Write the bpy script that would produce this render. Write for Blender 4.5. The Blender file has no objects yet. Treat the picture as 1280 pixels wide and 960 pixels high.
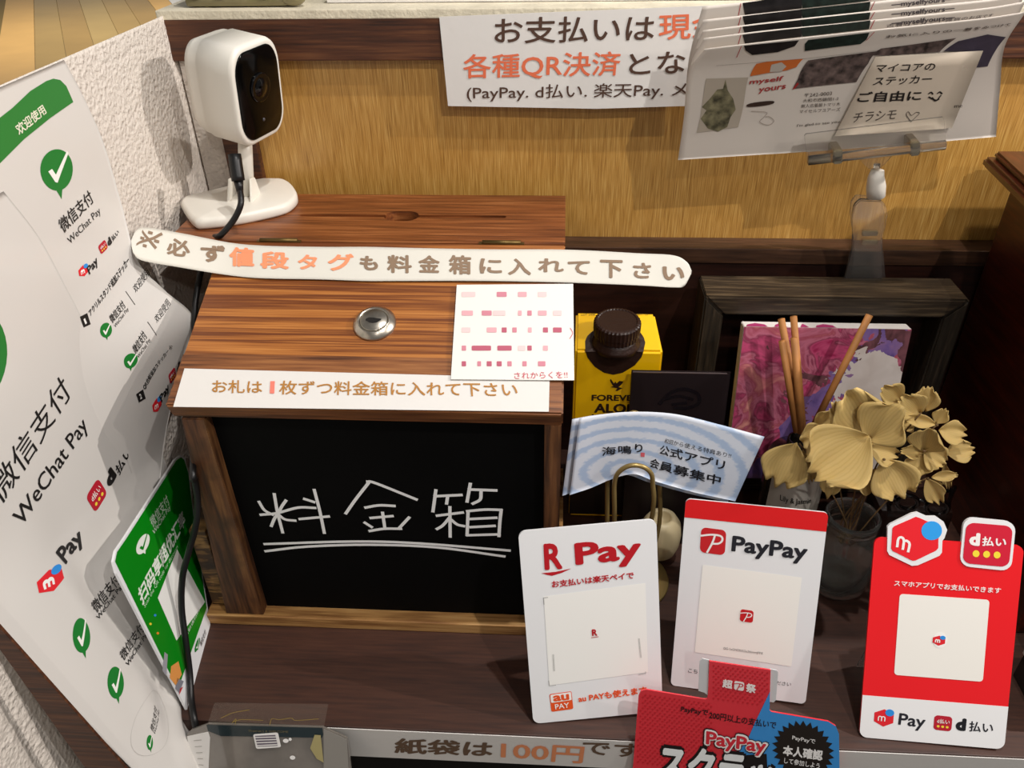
import bpy, bmesh, math, random
import numpy as np
from mathutils import Vector, Matrix
from mathutils.geometry import tessellate_polygon
random.seed(7); rng = np.random.default_rng(7)
SC = bpy.context.scene; COL = SC.collection
# ------------------------------------------------------------------ camera
F = 1000.0; H = 0.60
_d = np.array([28, 1480, 1000.]); _d /= np.linalg.norm(_d)
_x = np.array([1, .02, -.0576]); _x -= _d * (_x @ _d); _x /= np.linalg.norm(_x)
_z = -_d; _y = np.cross(_z, _x)
M = np.array([_x, _y, _z])                 # world = M @ cam (x right, y down, z forward)
C0 = np.array([0, 0, H])
cam = bpy.data.objects.new('camera', bpy.data.cameras.new('camera')); COL.objects.link(cam)
R3 = np.column_stack([M @ [1, 0, 0], M @ [0, -1, 0], M @ [0, 0, -1]])
mw = Matrix([list(R3[i]) + [C0[i]] for i in range(3)] + [[0, 0, 0, 1]])
cam.matrix_world = mw
cam.data.sensor_width = 36; cam.data.lens = 36 * F / 1280; cam.data.clip_start = .01; cam.data.clip_end = 60
SC.camera = cam
# ------------------------------------------------------------------ world, light, exposure
SC.view_settings.view_transform = 'Standard'; SC.view_settings.look = 'None'
SC.view_settings.gamma = 1; SC.view_settings.exposure = 0.0
W = bpy.data.worlds.new('room'); SC.world = W; W.use_nodes = True
W.node_tree.nodes['Background'].inputs[0].default_value = (1.0, .97, .94, 1)
W.node_tree.nodes['Background'].inputs[1].default_value = 0.18
def lamp(name, loc, tgt, watts, col, size, kind='SPOT', ang=75):
    l = bpy.data.lights.new(name, kind); l.energy = watts; l.color = col
    if kind == 'SPOT': l.shadow_soft_size = size; l.spot_size = math.radians(ang); l.spot_blend = .6
    else: l.shape = 'DISK'; l.size = size
    o = bpy.data.objects.new(name, l); COL.objects.link(o); o.location = loc
    o.rotation_euler = (Vector(tgt) - Vector(loc)).to_track_quat('-Z', 'Y').to_euler()
    return o
lamp('spot_lamp', (.45, -.12, 1.25), (0, .5, .15), 22, (1, .96, .92), .010)
lamp('spot_lamp', (1.05, .02, 1.02), (0, .6, .3), 8, (1, .92, .84), .010)
lamp('spot_lamp', (1.15, .50, 1.04), (-.1, .65, .3), 46, (1, .93, .87), .010)
lamp('spot_lamp', (.22, .45, 1.45), (0, .6, .2), 28, (1, .96, .92), .014, ang=90)
lamp('spot_lamp', (.1, -.5, 1.1), (0, .6, .35), 6, (1, .94, .88), .012)
lamp('floor_fill', (-4.6, 8.4, 1.6), (-4.6, 8.4, -1), 120, (1, .95, .9), 2.5, 'AREA')  # added fill light so the far floor is not dark, no known lamp
# ------------------------------------------------------------------ camera geometry helpers (pixel of the 1280x960 frame -> point)
V = np.array
def ray(x, y): return M @ V([(x - 640) / F, (y - 480) / F, 1.])
def onz(x, y, z=0.): r = ray(x, y); return C0 + r * (z - H) / r[2]
def ony(x, y, Y): r = ray(x, y); return C0 + r * Y / r[1]
def onx(x, y, X): r = ray(x, y); return C0 + r * X / r[0]
def pln(x, y, p, n): r = ray(x, y); n = V(n); return C0 + r * ((V(p) - C0) @ n) / (r @ n)
def proj(p): c = M.T @ (V(p) - C0); return V([640 + F * c[0] / c[2], 480 + F * c[1] / c[2]])
def nrm(v): v = V(v, dtype=float); return v / np.linalg.norm(v)
def Z(ox, oy, s): return lambda x, y: (ox + x / s, oy + y / s)
# ------------------------------------------------------------------ materials
MATS = {}
def lin(h):
    if isinstance(h, str):
        c = [int(h[i:i + 2], 16) / 255 for i in (0, 2, 4)]
        return tuple(x / 12.92 if x <= .04045 else ((x + .055) / 1.055) ** 2.4 for x in c) + (1,)
    return tuple(h) + (1,)
def mat(name, col, rough=.6, metal=0, trans=0, ior=1.45, alpha=1, spec=.5, coat=0, noise=0, nscale=60, bump=0, bscale=200, emis=0):
    if name in MATS: return MATS[name]
    m = bpy.data.materials.new(name); m.use_nodes = True; MATS[name] = m
    nt = m.node_tree; b = nt.nodes['Principled BSDF']; b.inputs['Base Color'].default_value = lin(col)
    b.inputs['Roughness'].default_value = rough; b.inputs['Metallic'].default_value = metal
    b.inputs['Transmission Weight'].default_value = trans; b.inputs['IOR'].default_value = ior
    b.inputs['Alpha'].default_value = alpha; b.inputs['Specular IOR Level'].default_value = spec
    b.inputs['Coat Weight'].default_value = coat
    if noise or bump:
        tc = nt.nodes.new('ShaderNodeTexCoord')
    if noise:
        n = nt.nodes.new('ShaderNodeTexNoise'); n.inputs['Scale'].default_value = nscale; n.inputs['Detail'].default_value = 5
        nt.links.new(tc.outputs['Object'], n.inputs['Vector'])
        r = nt.nodes.new('ShaderNodeValToRGB'); c = lin(col)
        r.color_ramp.elements[0].color = tuple(max(0, v * (1 - noise)) for v in c[:3]) + (1,); r.color_ramp.elements[0].position = .3
        r.color_ramp.elements[1].color = tuple(min(1, v * (1 + noise)) for v in c[:3]) + (1,); r.color_ramp.elements[1].position = .7
        nt.links.new(n.outputs['Fac'], r.inputs[0]); nt.links.new(r.outputs[0], b.inputs['Base Color'])
    if bump:
        n = nt.nodes.new('ShaderNodeTexNoise'); n.inputs['Scale'].default_value = bscale; n.inputs['Detail'].default_value = 3
        nt.links.new(tc.outputs['Object'], n.inputs['Vector'])
        bp = nt.nodes.new('ShaderNodeBump'); bp.inputs['Strength'].default_value = bump; bp.inputs['Distance'].default_value = .002
        nt.links.new(n.outputs['Fac'], bp.inputs['Height']); nt.links.new(bp.outputs[0], b.inputs['Normal'])
    return m
def wood(name, dark, mid, light, stretch=(2, 40, 40), rough=.5, ring=.5, fine=1.0, bump=.25, coat=0, off=0.0, dirt=None):
    """stretch: noise frequency along x, y, z of the object (low = along the grain)"""
    if name in MATS: return MATS[name]
    m = bpy.data.materials.new(name); m.use_nodes = True; MATS[name] = m
    nt = m.node_tree; L = nt.links.new; b = nt.nodes['Principled BSDF']; b.inputs['Roughness'].default_value = rough; b.inputs['Coat Weight'].default_value = coat
    b.inputs['Coat Roughness'].default_value = .25
    tc = nt.nodes.new('ShaderNodeTexCoord'); mp = nt.nodes.new('ShaderNodeMapping'); mp.inputs['Scale'].default_value = stretch; mp.inputs['Location'].default_value = (off, off, off)
    L(tc.outputs['Object'], mp.inputs['Vector'])
    n1 = nt.nodes.new('ShaderNodeTexNoise'); n1.inputs['Scale'].default_value = 1; n1.inputs['Detail'].default_value = 4; n1.inputs['Distortion'].default_value = .35
    L(mp.outputs[0], n1.inputs['Vector'])
    mul = nt.nodes.new('ShaderNodeMath'); mul.operation = 'MULTIPLY'; mul.inputs[1].default_value = 22
    L(n1.outputs['Fac'], mul.inputs[0])
    sn = nt.nodes.new('ShaderNodeMath'); sn.operation = 'SINE'; L(mul.outputs[0], sn.inputs[0])
    mp2 = nt.nodes.new('ShaderNodeMapping'); mp2.inputs['Scale'].default_value = tuple(s * 6 for s in stretch); L(tc.outputs['Object'], mp2.inputs['Vector'])
    n2 = nt.nodes.new('ShaderNodeTexNoise'); n2.inputs['Scale'].default_value = 1; n2.inputs['Detail'].default_value = 6; L(mp2.outputs[0], n2.inputs['Vector'])
    a = nt.nodes.new('ShaderNodeMath'); a.operation = 'MULTIPLY_ADD'; a.inputs[1].default_value = .22 * ring; a.inputs[2].default_value = 0; L(sn.outputs[0], a.inputs[0])
    s2 = nt.nodes.new('ShaderNodeMath'); s2.operation = 'MULTIPLY_ADD'; s2.inputs[1].default_value = fine; L(n2.outputs['Fac'], s2.inputs[0]); L(a.outputs[0], s2.inputs[2])
    r = nt.nodes.new('ShaderNodeValToRGB'); e = r.color_ramp.elements
    e[0].position = .22; e[0].color = lin(dark); e[1].position = .5; e[1].color = lin(mid); e2 = e.new(.82); e2.color = lin(light)
    L(s2.outputs[0], r.inputs[0])
    out = r.outputs[0]
    if dirt:
        n3 = nt.nodes.new('ShaderNodeTexNoise'); n3.inputs['Scale'].default_value = dirt[0]; n3.inputs['Detail'].default_value = 3; L(tc.outputs['Object'], n3.inputs['Vector'])
        r3 = nt.nodes.new('ShaderNodeValToRGB'); r3.color_ramp.elements[0].position = .5; r3.color_ramp.elements[1].position = .72; L(n3.outputs['Fac'], r3.inputs[0])
        mx = nt.nodes.new('ShaderNodeMix'); mx.data_type = 'RGBA'; L(r3.outputs[0], mx.inputs[0]); L(out, mx.inputs[6]); mx.inputs[7].default_value = lin(dirt[1]); out = mx.outputs[2]
    L(out, b.inputs['Base Color'])
    bp = nt.nodes.new('ShaderNodeBump'); bp.inputs['Strength'].default_value = bump; bp.inputs['Distance'].default_value = .0008
    L(s2.outputs[0], bp.inputs['Height']); L(bp.outputs[0], b.inputs['Normal'])
    return m
# ------------------------------------------------------------------ object helpers
def tag(o, label=None, cat=None, group=None, kind=None):
    if label: o['label'] = label
    if cat: o['category'] = cat
    if group: o['group'] = group
    if kind: o['kind'] = kind
    return o
def thing(name, loc, label, cat, group=None):
    o = bpy.data.objects.new(name, None); COL.objects.link(o); o.location = [float(v) for v in loc]; o.empty_display_size = .01
    return tag(o, label, cat, group)
def wloc(o):
    p = Vector((0, 0, 0))
    while o: p = p + o.location; o = o.parent
    return p
def link(o, parent=None):
    COL.objects.link(o)
    if parent:
        o.parent = parent
        q = wloc(parent)
        for v in o.data.vertices: v.co -= q
    else:   # put the origin in the middle of its base
        vs = [v.co for v in o.data.vertices]
        q = Vector(((min(v.x for v in vs) + max(v.x for v in vs)) / 2, (min(v.y for v in vs) + max(v.y for v in vs)) / 2, min(v.z for v in vs)))
        for v in o.data.vertices: v.co -= q
        o.location = q
    return o
def mesh(name, vs, fs, m, parent=None, smooth=False):
    me = bpy.data.meshes.new(name); me.from_pydata([tuple(float(c) for c in v) for v in vs], [], [tuple(f) for f in fs]); me.update()
    me.materials.append(m)
    if smooth: me.polygons.foreach_set('use_smooth', [True] * len(me.polygons))
    return link(bpy.data.objects.new(name, me), parent)
def bmobj(name, bm, m, parent=None, smooth=False, recalc=True):
    if recalc: bmesh.ops.recalc_face_normals(bm, faces=bm.faces)
    me = bpy.data.meshes.new(name); bm.to_mesh(me); bm.free(); me.materials.append(m)
    if smooth: me.polygons.foreach_set('use_smooth', [True] * len(me.polygons))
    return link(bpy.data.objects.new(name, me), parent)
def hexa(bm, pts):   # 8 points: bottom ring 4, top ring 4
    v = [bm.verts.new(tuple(float(c) for c in p)) for p in pts]
    for f in ((0, 3, 2, 1), (4, 5, 6, 7), (0, 1, 5, 4), (1, 2, 6, 5), (2, 3, 7, 6), (3, 0, 4, 7)): bm.faces.new([v[i] for i in f])
    return v
def boxbm(lo, hi, bev=0, bm=None):
    bm = bm or bmesh.new(); x0, y0, z0 = lo; x1, y1, z1 = hi
    hexa(bm, [(x0, y0, z0), (x1, y0, z0), (x1, y1, z0), (x0, y1, z0), (x0, y0, z1), (x1, y0, z1), (x1, y1, z1), (x0, y1, z1)])
    if bev: bmesh.ops.bevel(bm, geom=list(bm.edges), offset=bev, segments=2, affect='EDGES', profile=.6)
    return bm
def box(name, lo, hi, m, parent=None, bev=0): return bmobj(name, boxbm(lo, hi, bev), m, parent)
def prism(name, pts, ext, m, parent=None, bev=0, smooth=False):
    bm = bmesh.new(); n = len(pts); ext = V(ext)
    a = [bm.verts.new(tuple(map(float, p))) for p in pts]; b = [bm.verts.new(tuple(map(float, V(p) + ext))) for p in pts]
    bm.faces.new(a[::-1]); bm.faces.new(b)
    for i in range(n): bm.faces.new((a[i], a[(i + 1) % n], b[(i + 1) % n], b[i]))
    if bev: bmesh.ops.bevel(bm, geom=list(bm.edges), offset=bev, segments=2, affect='EDGES')
    return bmobj(name, bm, m, parent)
def frame(z, x=(1, 0, 0)):
    z = nrm(z); x = V(x, dtype=float); x = nrm(x - z * (x @ z)); return np.column_stack([x, np.cross(z, x), z])
def lathe(name, prof, c, m, parent=None, axis=(0, 0, 1), seg=40, ribs=0, sx=1, smooth=True):
    A = frame(axis); vs = []; fs = []; n = len(prof)
    for j in range(seg):
        t = 2 * math.pi * j / seg
        for k, (r, z) in enumerate(prof):
            rr = r * (1 + (ribs if j % 2 else 0)); vs.append(V(c) + A @ V([rr * math.cos(t) * sx, rr * math.sin(t), z]))
    for j in range(seg):
        for k in range(n - 1):
            a = j * n + k; b = ((j + 1) % seg) * n + k; fs.append((a, b, b + 1, a + 1))
    bm = bmesh.new(); bv = [bm.verts.new(tuple(v)) for v in vs]
    for f in fs:
        try: bm.faces.new([bv[i] for i in f])
        except ValueError: pass
    bmesh.ops.remove_doubles(bm, verts=bm.verts, dist=1e-6)
    return bmobj(name, bm, m, parent, smooth)
def tube(name, pts, r, m, parent=None, seg=8, sub=4, bm=None, cap=True):
    P = [V(p, dtype=float) for p in pts]
    if sub > 1 and len(P) > 2:
        Q = []
        for i in range(len(P) - 1):
            p0, p1, p2, p3 = P[max(i - 1, 0)], P[i], P[i + 1], P[min(i + 2, len(P) - 1)]
            for k in range(sub):
                t = k / sub; Q.append(.5 * ((2 * p1) + (-p0 + p2) * t + (2 * p0 - 5 * p1 + 4 * p2 - p3) * t * t + (-p0 + 3 * p1 - 3 * p2 + p3) * t ** 3))
        P = Q + [P[-1]]
    own = bm is None; bm = bm or bmesh.new(); rings = []; up = None
    for i, p in enumerate(P):
        t = nrm(P[min(i + 1, len(P) - 1)] - P[max(i - 1, 0)])
        if up is None: up = nrm(np.cross(t, [.3, .5, .8]))
        up = nrm(up - t * (up @ t)); w = np.cross(t, up); rr = r[min(i, len(r) - 1)] if isinstance(r, (list, tuple)) else r
        rings.append([bm.verts.new(tuple(p + rr * (math.cos(a) * up + math.sin(a) * w))) for a in [2 * math.pi * k / seg for k in range(seg)]])
    for a, b in zip(rings, rings[1:]):
        for k in range(seg): bm.faces.new((a[k], a[(k + 1) % seg], b[(k + 1) % seg], b[k]))
    if cap: bm.faces.new(rings[0][::-1]); bm.faces.new(rings[-1])
    for f in bm.faces: f.smooth = True
    if own: return bmobj(name, bm, m, parent, False)
# ------------------------------------------------------------------ surfaces that carry print
class Plane:
    def __init__(s, o, u, v):
        s.o = V(o, dtype=float); s.u = nrm(u); v = V(v, dtype=float); s.v = nrm(v - s.u * (v @ s.u)); s.n = nrm(np.cross(s.u, s.v))
        if s.n @ (C0 - s.o) < 0: s.n = -s.n
    def P(s, u, v, h=0): return s.o + s.u * u + s.v * v + s.n * h
    def many(s, uv, h): uv = np.asarray(uv, dtype=float); return s.o + uv[:, :1] * s.u + uv[:, 1:] * s.v + s.n * h
    def inv(s, px): q = pln(px[0], px[1], s.o, s.n) - s.o; return V([q @ s.u, q @ s.v])
class Grid:
    """rows of 3D control points (top to bottom or bottom to top), smooth in between; u along the row 0..1, v along rows 0..1"""
    def __init__(s, rows): s.g = np.array(rows, dtype=float)
    @staticmethod
    def cr(P, t):
        n = len(P); t = t * (n - 1); i = int(max(0, min(n - 2, math.floor(t)))); f = t - i
        if n == 2: return P[0] + (P[1] - P[0]) * t
        p1, p2 = P[i], P[i + 1]; p0 = P[i - 1] if i > 0 else 2 * p1 - p2; p3 = P[i + 2] if i + 2 < n else 2 * p2 - p1
        return .5 * (2 * p1 + (p2 - p0) * f + (2 * p0 - 5 * p1 + 4 * p2 - p3) * f * f + (3 * p1 - 3 * p2 + p3 - p0) * f ** 3)
    def p(s, u, v): return s.cr([s.cr(r, u) for r in s.g], v)
    @staticmethod
    def W(n, ts):
        B = np.zeros((len(ts), n))
        for k, t in enumerate(ts):
            for j in range(n):
                pass
            x = t * (n - 1); i = int(max(0, min(n - 2, math.floor(x)))); f = x - i
            if n == 2: B[k, 0] = 1 - x; B[k, 1] = x; continue
            w = [.5 * (-f + 2 * f * f - f ** 3), .5 * (2 - 5 * f * f + 3 * f ** 3), .5 * (f + 4 * f * f - 3 * f ** 3), .5 * (-f * f + f ** 3)]
            for o, q in zip((-1, 0, 1, 2), w):
                j = i + o
                if j < 0: B[k, 0] += 2 * q; B[k, 1] -= q
                elif j > n - 1: B[k, n - 1] += 2 * q; B[k, n - 2] -= q
                else: B[k, j] += q
        return B
    def field(s, us, vs):   # (len(us), len(vs), 3) points and normals
        T = np.einsum('ia,jb,bac->ijc', s.W(s.g.shape[1], us), s.W(s.g.shape[0], vs), s.g)
        n = np.cross(np.gradient(T, axis=0), np.gradient(T, axis=1)); n /= np.linalg.norm(n, axis=2, keepdims=True)
        return T, n * np.sign(((C0 - T) * n).sum(2, keepdims=True))
    def N(s, u, v):
        e = 1e-3; n = nrm(np.cross(s.p(u + e, v) - s.p(u - e, v), s.p(u, v + e) - s.p(u, v - e)))
        return n if n @ (C0 - s.p(u, v)) > 0 else -n
    def P(s, u, v, h=0):
        q = s.p(u, v); return q + s.N(u, v) * h if h else q
    def many(s, uv, h):
        if not hasattr(s, 'T'):
            s.K = (220, 220); s.T, s.TN = s.field(np.linspace(-.05, 1.05, 221), np.linspace(-.05, 1.05, 221))
        uv = np.asarray(uv, dtype=float); x = np.clip((uv[:, 0] + .05) / 1.1 * s.K[0], 0, s.K[0] - 1e-6); y = np.clip((uv[:, 1] + .05) / 1.1 * s.K[1], 0, s.K[1] - 1e-6)
        i = x.astype(int); j = y.astype(int); f = (x - i)[:, None]; g = (y - j)[:, None]
        def q(T): return (T[i, j] * (1 - f) + T[i + 1, j] * f) * (1 - g) + (T[i, j + 1] * (1 - f) + T[i + 1, j + 1] * f) * g
        return q(s.T) + q(s.TN) * h
    def inv(s, px):
        px = V(px, dtype=float)
        if not hasattr(s, 'tab'): s.tab = [(u, v, proj(s.p(u, v))) for u in np.linspace(0, 1, 13) for v in np.linspace(0, 1, 13)]
        u, v, _ = min(s.tab, key=lambda t: ((t[2] - px) ** 2).sum()); x = V([u, v])
        for _ in range(8):
            q = proj(s.p(*x)); e = 1e-4; J = np.column_stack([(proj(s.p(x[0] + e, x[1])) - q) / e, (proj(s.p(x[0], x[1] + e)) - q) / e])
            try: x = x + np.clip(np.linalg.solve(J, px - q), -.3, .3)
            except np.linalg.LinAlgError: break
        return x
    def sheet(s, name, m, parent=None, nu=24, nv=24, th=.0004):
        T, N_ = s.field(np.linspace(0, 1, nu + 1), np.linspace(0, 1, nv + 1)); f = [T[i, j] for j in range(nv + 1) for i in range(nu + 1)]; b = [T[i, j] - N_[i, j] * th for j in range(nv + 1) for i in range(nu + 1)]
        vs = f + b; K = len(f); w = nu + 1; fs = []
        for j in range(nv):
            for i in range(nu):
                a = j * w + i; fs.append((a, a + 1, a + w + 1, a + w)); fs.append((K + a, K + a + w, K + a + w + 1, K + a + 1))
        for i in range(nu):
            for (a, b2) in ((i, i + 1), (nv * w + i, nv * w + i + 1)): fs.append((a, b2, K + b2, K + a))
        for j in range(nv):
            for k in (0, nu): a = j * w + k; fs.append((a, a + w, K + a + w, K + a))
        return mesh(name, vs, fs, m, parent, True)
_TX = {}
def glyphs(s, bold):
    k = (s, bold)
    if k not in _TX:
        c = bpy.data.curves.new('t', 'FONT'); c.body = s; c.size = 1; c.offset = bold; c.resolution_u = 3
        o = bpy.data.objects.new('t', c); COL.objects.link(o)
        me = o.evaluated_get(bpy.context.evaluated_depsgraph_get()).to_mesh()
        me.calc_loop_triangles()
        vs = np.array([v.co[:2] for v in me.vertices]); ts = [tuple(t.vertices) for t in me.loop_triangles]
        COL.objects.unlink(o); bpy.data.objects.remove(o); bpy.data.curves.remove(c)
        _TX[k] = (vs, ts)
    return _TX[k]
class Print:
    """flat print on a surface, one mesh per colour"""
    def __init__(s, surf, parent): s.s = surf; s.parent = parent; s.d = {}
    def quad(s, bl, br, tl, px=True):
        if px: bl, br, tl = (s.s.inv(p) for p in (bl, br, tl))
        bl, br, tl = V(bl), V(br), V(tl); return lambda x, y: bl + (br - bl) * x + (tl - bl) * y
    def add(s, col, uv, tris, h):
        vs, fs = s.d.setdefault(col, ([], [])); k = len(vs)
        vs += list(s.s.many(uv, .00025 + .00016 * h)); fs += [tuple(i + k for i in t) for t in tris]
    def warp(s, bl, br, tl, t, col, bold=.02, h=1):   # follows the curvature: a lattice of pixels is inverted, the glyphs are interpolated in it
        bl, br, tl = V(bl, dtype=float), V(br, dtype=float), V(tl, dtype=float); K = 4
        Lt = np.array([[s.s.inv(bl + (br - bl) * i / K + (tl - bl) * j / K) for j in range(K + 1)] for i in range(K + 1)])
        vs, ts = glyphs(t, 0); lo = vs.min(0) - bold; hi = vs.max(0) + bold
        for n_, a in enumerate([k * math.pi / 4 for k in range(8)]):
            w = np.clip((vs + V([math.cos(a), math.sin(a)]) * bold - lo) / (hi - lo), 0, 1) * K; i = np.minimum(w.astype(int), K - 1); f = w - i
            x0, y0 = i[:, 0], i[:, 1]; fx, fy = f[:, :1], f[:, 1:]
            s.add(col, Lt[x0, y0] * (1 - fx) * (1 - fy) + Lt[x0 + 1, y0] * fx * (1 - fy) + Lt[x0, y0 + 1] * (1 - fx) * fy + Lt[x0 + 1, y0 + 1] * fx * fy, ts, h + .05 * n_)
    def text(s, t, bl, br, tl, col, bold=0, h=1, px=True):
        vs, ts = glyphs(t, 0); lo = vs.min(0) - bold; hi = vs.max(0) + bold; q = s.quad(bl, br, tl, px); o = q(0, 0); ex = q(1, 0) - o; ey = q(0, 1) - o
        offs = [(0, 0)] if bold <= 0 else [(bold * math.cos(a), bold * math.sin(a)) for a in [k * math.pi / 4 for k in range(8)]]
        for i, d in enumerate(offs):
            w = (vs + V(d) - lo) / (hi - lo); s.add(col, o + w[:, :1] * ex + w[:, 1:] * ey, ts, h + .05 * i)
    def poly(s, pts, col, h=0, px=True, q=None):
        if q: pts = [q(*p) for p in pts]
        elif px: pts = [s.s.inv(p) for p in pts]
        tr = tessellate_polygon([[Vector((float(p[0]), float(p[1]), 0)) for p in pts]])
        if isinstance(s.s, Grid):   # follow the curvature: split long triangles
            pts = [V(p, dtype=float) for p in pts]; tr = [tuple(t) for t in tr]
            for _ in range(5):
                new = []; mid = {}
                if max(max(abs(pts[a] - pts[b]).max() for a, b in ((t[0], t[1]), (t[1], t[2]), (t[2], t[0]))) for t in tr) < .035: break
                def m_(a, b):
                    k = (min(a, b), max(a, b))
                    if k not in mid: mid[k] = len(pts); pts.append((pts[a] + pts[b]) / 2)
                    return mid[k]
                for a, b, c in tr: x, y, z = m_(a, b), m_(b, c), m_(c, a); new += [(a, x, z), (x, b, y), (z, y, c), (x, y, z)]
                tr = new
        s.add(col, pts, tr, h)
    def rrect(s, bl, br, tl, col, h=0, r=.2, px=True):
        q = s.quad(bl, br, tl, px); s.poly(RR(r), col, h, q=q)
    def ell(s, bl, br, tl, col, h=0, n=28, px=True):
        q = s.quad(bl, br, tl, px); s.poly([(.5 + .5 * math.cos(2 * math.pi * k / n), .5 + .5 * math.sin(2 * math.pi * k / n)) for k in range(n)], col, h, q=q)
    def dot(s, c, r, col, h=0, ry=None): ry = ry or r; s.poly([(c[0] + r * math.cos(k * math.pi / 12), c[1] + ry * math.sin(k * math.pi / 12)) for k in range(24)], col, h)
    def stroke(s, pts, w, col, h=1, px=True, q=None, sm=True):
        s.k = getattr(s, 'k', 0) + 1; h = h + (s.k % 12) * .06
        P = [V(q(*p)) if q else (V(s.s.inv(p)) if px else V(p)) for p in pts]
        if sm and len(P) > 2:
            Q = []
            for i in range(len(P) - 1):
                for k in range(5): Q.append(Grid.cr(P, (i + k / 5) / (len(P) - 1)))
            P = Q + [P[-1]]
        if isinstance(s.s, Grid):   # w in metres -> uv
            su = np.linalg.norm(s.s.p(.6, .5) - s.s.p(.4, .5)) / .2; sv = np.linalg.norm(s.s.p(.5, .6) - s.s.p(.5, .4)) / .2
        else: su = sv = 1
        S = V([su, sv]); L = []; R_ = []
        for i, p in enumerate(P):
            t = (P[min(i + 1, len(P) - 1)] - P[max(i - 1, 0)]) * S; t = t / (np.linalg.norm(t) + 1e-12); n = V([-t[1], t[0]]) * w / 2 / S
            e = (t * w * .35 / S) if i == len(P) - 1 else (-t * w * .35 / S if i == 0 else 0)
            L.append(p + n + e); R_.append(p - n + e)
        k = len(P); s.add(col, L + R_, [(i, i + 1, k + i + 1) for i in range(k - 1)] + [(i, k + i + 1, k + i) for i in range(k - 1)], h)
    def done(s, rough=.5):
        for col, (vs, fs) in s.d.items():
            tag(mesh('lettering', vs, fs, col if not isinstance(col, str) else mat('ink_' + col, col, rough), s.parent), kind='stuff')
        s.d = {}
def RR(r, k=5):
    P = []
    for cx, cy, a0 in ((1 - r, r, -90), (1 - r, 1 - r, 0), (r, 1 - r, 90), (r, r, 180)):
        for i in range(k + 1): a = math.radians(a0 + 90 * i / k); P.append((cx + r * math.cos(a), cy + r * math.sin(a)))
    return P
def slab(name, surf, uvs, th, m, parent=None, bev=0, front=0.0):
    """solid plate with the given outline (uv points) on a Plane, front face at height `front`"""
    pts = [surf.P(u, v, front) for u, v in uvs]; return prism(name, pts, -surf.n * th, m, parent, bev)
def rcorners(w, h, r, k=6):
    P = []
    for cx, cy, a0 in ((w - r, r, -90), (w - r, h - r, 0), (r, h - r, 90), (r, r, 180)):
        for i in range(k + 1): a = math.radians(a0 + 90 * i / k); P.append((cx + r * math.cos(a), cy + r * math.sin(a)))
    return P
# logos
def m_hex(pr, q, h=0, blue=True, red='E0242E'):
    pr.poly([(.5, 1), (1, .76), (1, .26), (.5, 0), (0, .26), (0, .76)], red, h, q=q)
    pr.stroke([(.22, .33), (.22, .52), (.3, .58), (.38, .52), (.38, .33)], pr.mw, 'F4F4F0', h + 1, q=q); pr.stroke([(.38, .52), (.46, .58), (.55, .52), (.55, .33)], pr.mw, 'F4F4F0', h + 1, q=q)
    if blue: pr.poly([(.78 + .23 * math.cos(k * math.pi / 10), .83 + .2 * math.sin(k * math.pi / 10)) for k in range(20)], '2D8FE0', h + 1, q=q)
def d_icon(pr, bl, br, tl, h=0):
    pr.rrect(bl, br, tl, 'B81C30', h, .22); q = pr.quad(bl, br, tl)
    a, b, c = q(.16, .48), q(.86, .48), q(.16, .78); pr.text('d払い', a, b, c, 'F4F0EC', .012, h + 1, px=False)
    for k in range(3): pr.poly([(.25 + .25 * k + .08 * math.cos(t * math.pi / 7), .27 + .08 * math.sin(t * math.pi / 7)) for t in range(14)], 'F2D640', h + 1, q=q)
def bubble(pr, q, col='1F7A32', tick='F2F0EA', h=0):
    P = [(.5 + .5 * math.cos(a), .58 + .42 * math.sin(a)) for a in [math.radians(-78 + 336 * k / 30) for k in range(31)]]
    pr.poly(P + [(.5, .0)] if False else P[:1] + P[1:] + [(.42, .17), (.56, 0.0)], col, h, q=q)
    pr.poly([(.22, .56), (.34, .6), (.44, .47), (.86, .93), (.9, .88), (.47, .31), (.4, .33)], tick, h + 1, q=q)
# ================================================================== SETTING
YW = .775; XW = -.3617
M_oak = wood('oak_panel', '8A5E22', 'B98A42', 'D9B26A', (230, 6, 6), .38, .12, 1.0, .10, coat=.3)
M_beam = wood('dark_beam', '2A140A', '4E2A16', '6E4426', (3, 60, 60), .5, .4, 1.0, .4)
M_shelf = wood('shelf_brown', '2C160E', '3D2115', '482A1C', (4, 60, 60), .55, .25, .9, .06)
M_darkred = wood('dark_board', '1E0D08', '2E150D', '3E2014', (4, 40, 40), .45, .3, .9, .06)
def plaster():
    m = mat('plaster', 'D9D0C6', .85); nt = m.node_tree; b = nt.nodes['Principled BSDF']; L = nt.links.new
    tc = nt.nodes.new('ShaderNodeTexCoord'); v = nt.nodes.new('ShaderNodeTexVoronoi'); v.feature = 'SMOOTH_F1'; v.inputs['Scale'].default_value = 260
    n = nt.nodes.new('ShaderNodeTexNoise'); n.inputs['Scale'].default_value = 300; n.inputs['Detail'].default_value = 4
    L(tc.outputs['Object'], n.inputs['Vector']); L(tc.outputs['Object'], v.inputs['Vector'])
    a = nt.nodes.new('ShaderNodeMath'); a.operation = 'MULTIPLY_ADD'; a.inputs[1].default_value = 1.4; L(n.outputs['Fac'], a.inputs[0]); L(v.outputs['Distance'], a.inputs[2])
    bp = nt.nodes.new('ShaderNodeBump'); bp.inputs['Strength'].default_value = .8; bp.inputs['Distance'].default_value = .0018
    L(a.outputs[0], bp.inputs['Height']); L(bp.outputs[0], b.inputs['Normal'])
    return m
M_pl = plaster()
def S(o): return tag(o, kind='structure')
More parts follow.
